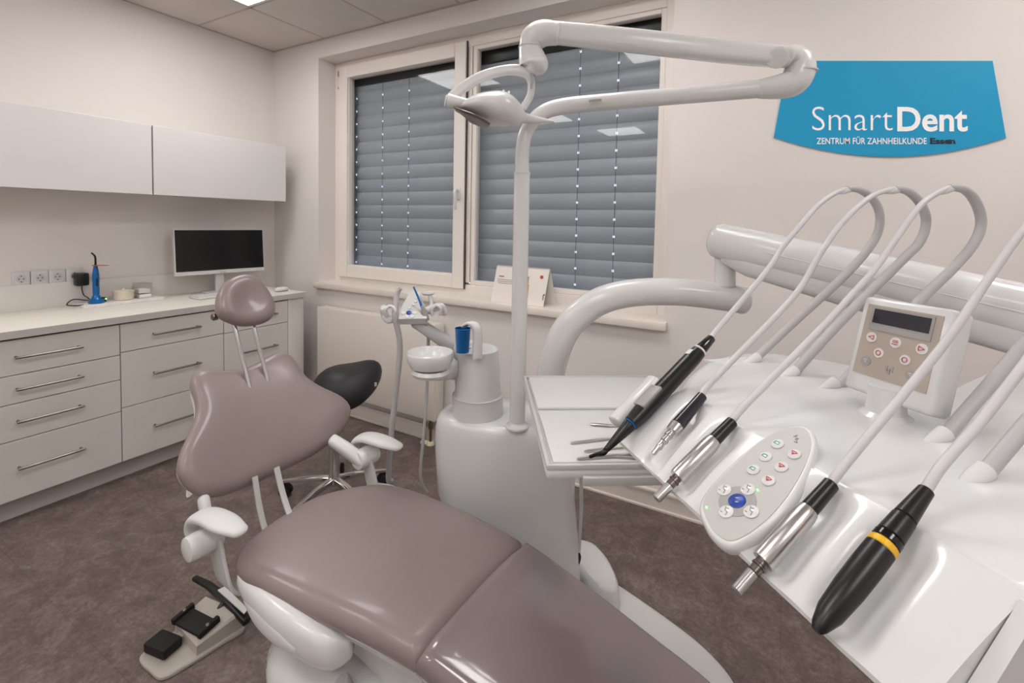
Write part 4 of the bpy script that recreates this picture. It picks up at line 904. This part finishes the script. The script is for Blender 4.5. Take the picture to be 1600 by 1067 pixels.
make('front_rail', box(TB(tw/2+.04, tlh+.006, -.026), (tw-.06, .012, .018), .003, (tX, tY, ZZ)), 'grey', tbl)
make('rear_panel', box(TB(tw/2, tlh*.24, -.002), (tw-.03, tlh*.44, .008), .003, (tX, tY, ZZ)), 'white_matte', tbl)
make('front_panel', box(TB(tw/2, tlh*.735, -.002), (tw-.03, tlh*.47, .006), .003, (tX, tY, ZZ)), 'white_matte', tbl)
make('support_arm', join(sweep([TB(tw*.6, tlh*.5, -.05), TB(tw*.8, tlh*.6, -.06), T(3.64, -1.47, 1.0), T(3.70, -1.52, 1.052)], .02, 16, sm=5), lathe(TB(tw*.6, tlh*.5, -.06), ZZ, [(.05, 0), (.05, .02), (.03, .035)], 24)), 'offwhite', tbl)
def tool(name, label, q0, q1, r0, r1, flat=False):
    z = TBZ+.001+max(r0, r1)+.001; a, b = on(q0, 2, z), on(q1, 2, z); d = b-a
    if flat: vf = sweep([a, a+d*.12, a+d*.45, a+d*.6, b], [(.003, .001), (.006, .0018), (.0055, .0016), (.0028, .0024), (.0028, .0028)], 12, up=ZZ)
    else: vf = sweep([a, a+d*.04, a+d*.5, a+d*.96, b], [r0*.7, r0, r1, r1, r1*.7], 12)
    make(name, vf, 'steel', label=label, cat='dental tool', group='steel tools on the tray table')
tool('spatula', 'flat steel spatula lying on the white tray table', (921, 662), (990, 667), .003, .003, True)
tool('probe', 'thin steel probe on the tray table beside the flat spatula', (891, 692), (985, 681), .0028, .0028)
tool('probe', 'pale steel probe on the tray table, between two other probes', (913, 705), (1000, 694), .0026, .0030)
tool('mirror_handle', 'thick steel mirror handle nearest the front rim of the tray table', (901, 716), (1010, 708), .0034, .0034)
tool('probe', 'thin steel probe beside the thick mirror handle on the tray table', (948, 712), (1012, 717), .0022, .0024)

# ------------------------------------------------------------------ foot pedal
fa, fb = on((243, 1040), 2, .01), on((352, 960), 2, .01); fX = nrm(fb-fa); fY = np.cross(ZZ, fX)
def FP(a, b, z): return fa+fX*a+fY*b+ZZ*z
fp = root('foot_pedal', tuple(FP(.17, 0, -.01)), 'grey foot control with black pads and a black lever on the floor', 'foot pedal')
fl = np.linalg.norm(fb-fa)
make('base_plate', pillow(cr([(-.012, -.065), (.06, -.09), (.15, -.105), (.225, -.115), (.232, 0), (.21, .082), (.11, .084), (.02, .086), (-.012, .07), (-.018, 0)], 5, True), (.11, 0), lambda a, b, h: FP(a, b, h-.008), [(0, 0), (0, .008), (.004, .012), (.01, .013)]), 'pedal', fp)
make('housing', rings([[FP(a, b, z) for a, b, z in ((.078, -.085, .003), (.226, -.112, .003), (.206, .078, .003), (.098, .078, .003))], [FP(a, b, z) for a, b, z in ((.08, -.083, .034), (.224, -.109, .056), (.204, .076, .056), (.1, .076, .034))], [FP(a, b, z) for a, b, z in ((.088, -.075, .040), (.216, -.099, .063), (.197, .068, .063), (.107, .068, .040))]]), 'pedal', fp, smooth=25)
make('toe_pad', box(FP(.04, .035, .024), (.066, .095, .034), .008, (nrm(fX+fY*.15), nrm(fY-fX*.15), ZZ)), 'rubber', fp)
make('toe_arm', box(FP(.075, .03, .016), (.05, .03, .01), .003, (fX, fY, ZZ)), 'pedal', fp)
hP = nrm(fX*.97+ZZ*.16); hQ = nrm(fY-fX*.06)
make('heel_pad', box(FP(.122, -.002, .052), (.062, .13, .014), .005, (hP, hQ, np.cross(hP, hQ))), 'rubber', fp)
for sg_ in (-1, 1):
    rl = make('pad_rail', box(FP(.122+.004*sg_*-1, sg_*.066-.004, .060), (.072, .016, .022), .004, (hP, hQ, np.cross(hP, hQ))), 'rubber', fp)
    make('pad_screw', lathe(FP(.122, sg_*.066-.004, .071), ZZ, [(.006, 0), (.005, .003)], 12), 'chrome', rl)
lv = [FP(.218, .168, .082), FP(.222, .09, .08), FP(.216, -.02, .074), FP(.208, -.15, .05)]
make('lever', sweep(lv, [(.010, .008), (.012, .009), (.014, .011), (.014, .012)], 12, p=4, up=ZZ, rnd=.006), 'black', fp)
make('lever_plate', prism([FP(.215, .024, .088), FP(.238, .018, .088), FP(.222, -.135, .075), FP(.203, -.143, .075)], ZZ, .004), 'white', fp, smooth=0)
make('lever_post', sweep([FP(.19, -.02, .05), lv[2]-ZZ*.004], .010, 12), 'black', fp)
make('cable', sweep([FP(.22, -.03, .008), FP(.29, -.05, .008), FP(.38, -.05, .008), FP(.45, -.08, .008)], .006, 10, sm=5), 'hose', fp)
for o in bpy.data.objects:
    if '_root' in o: del o['_root']
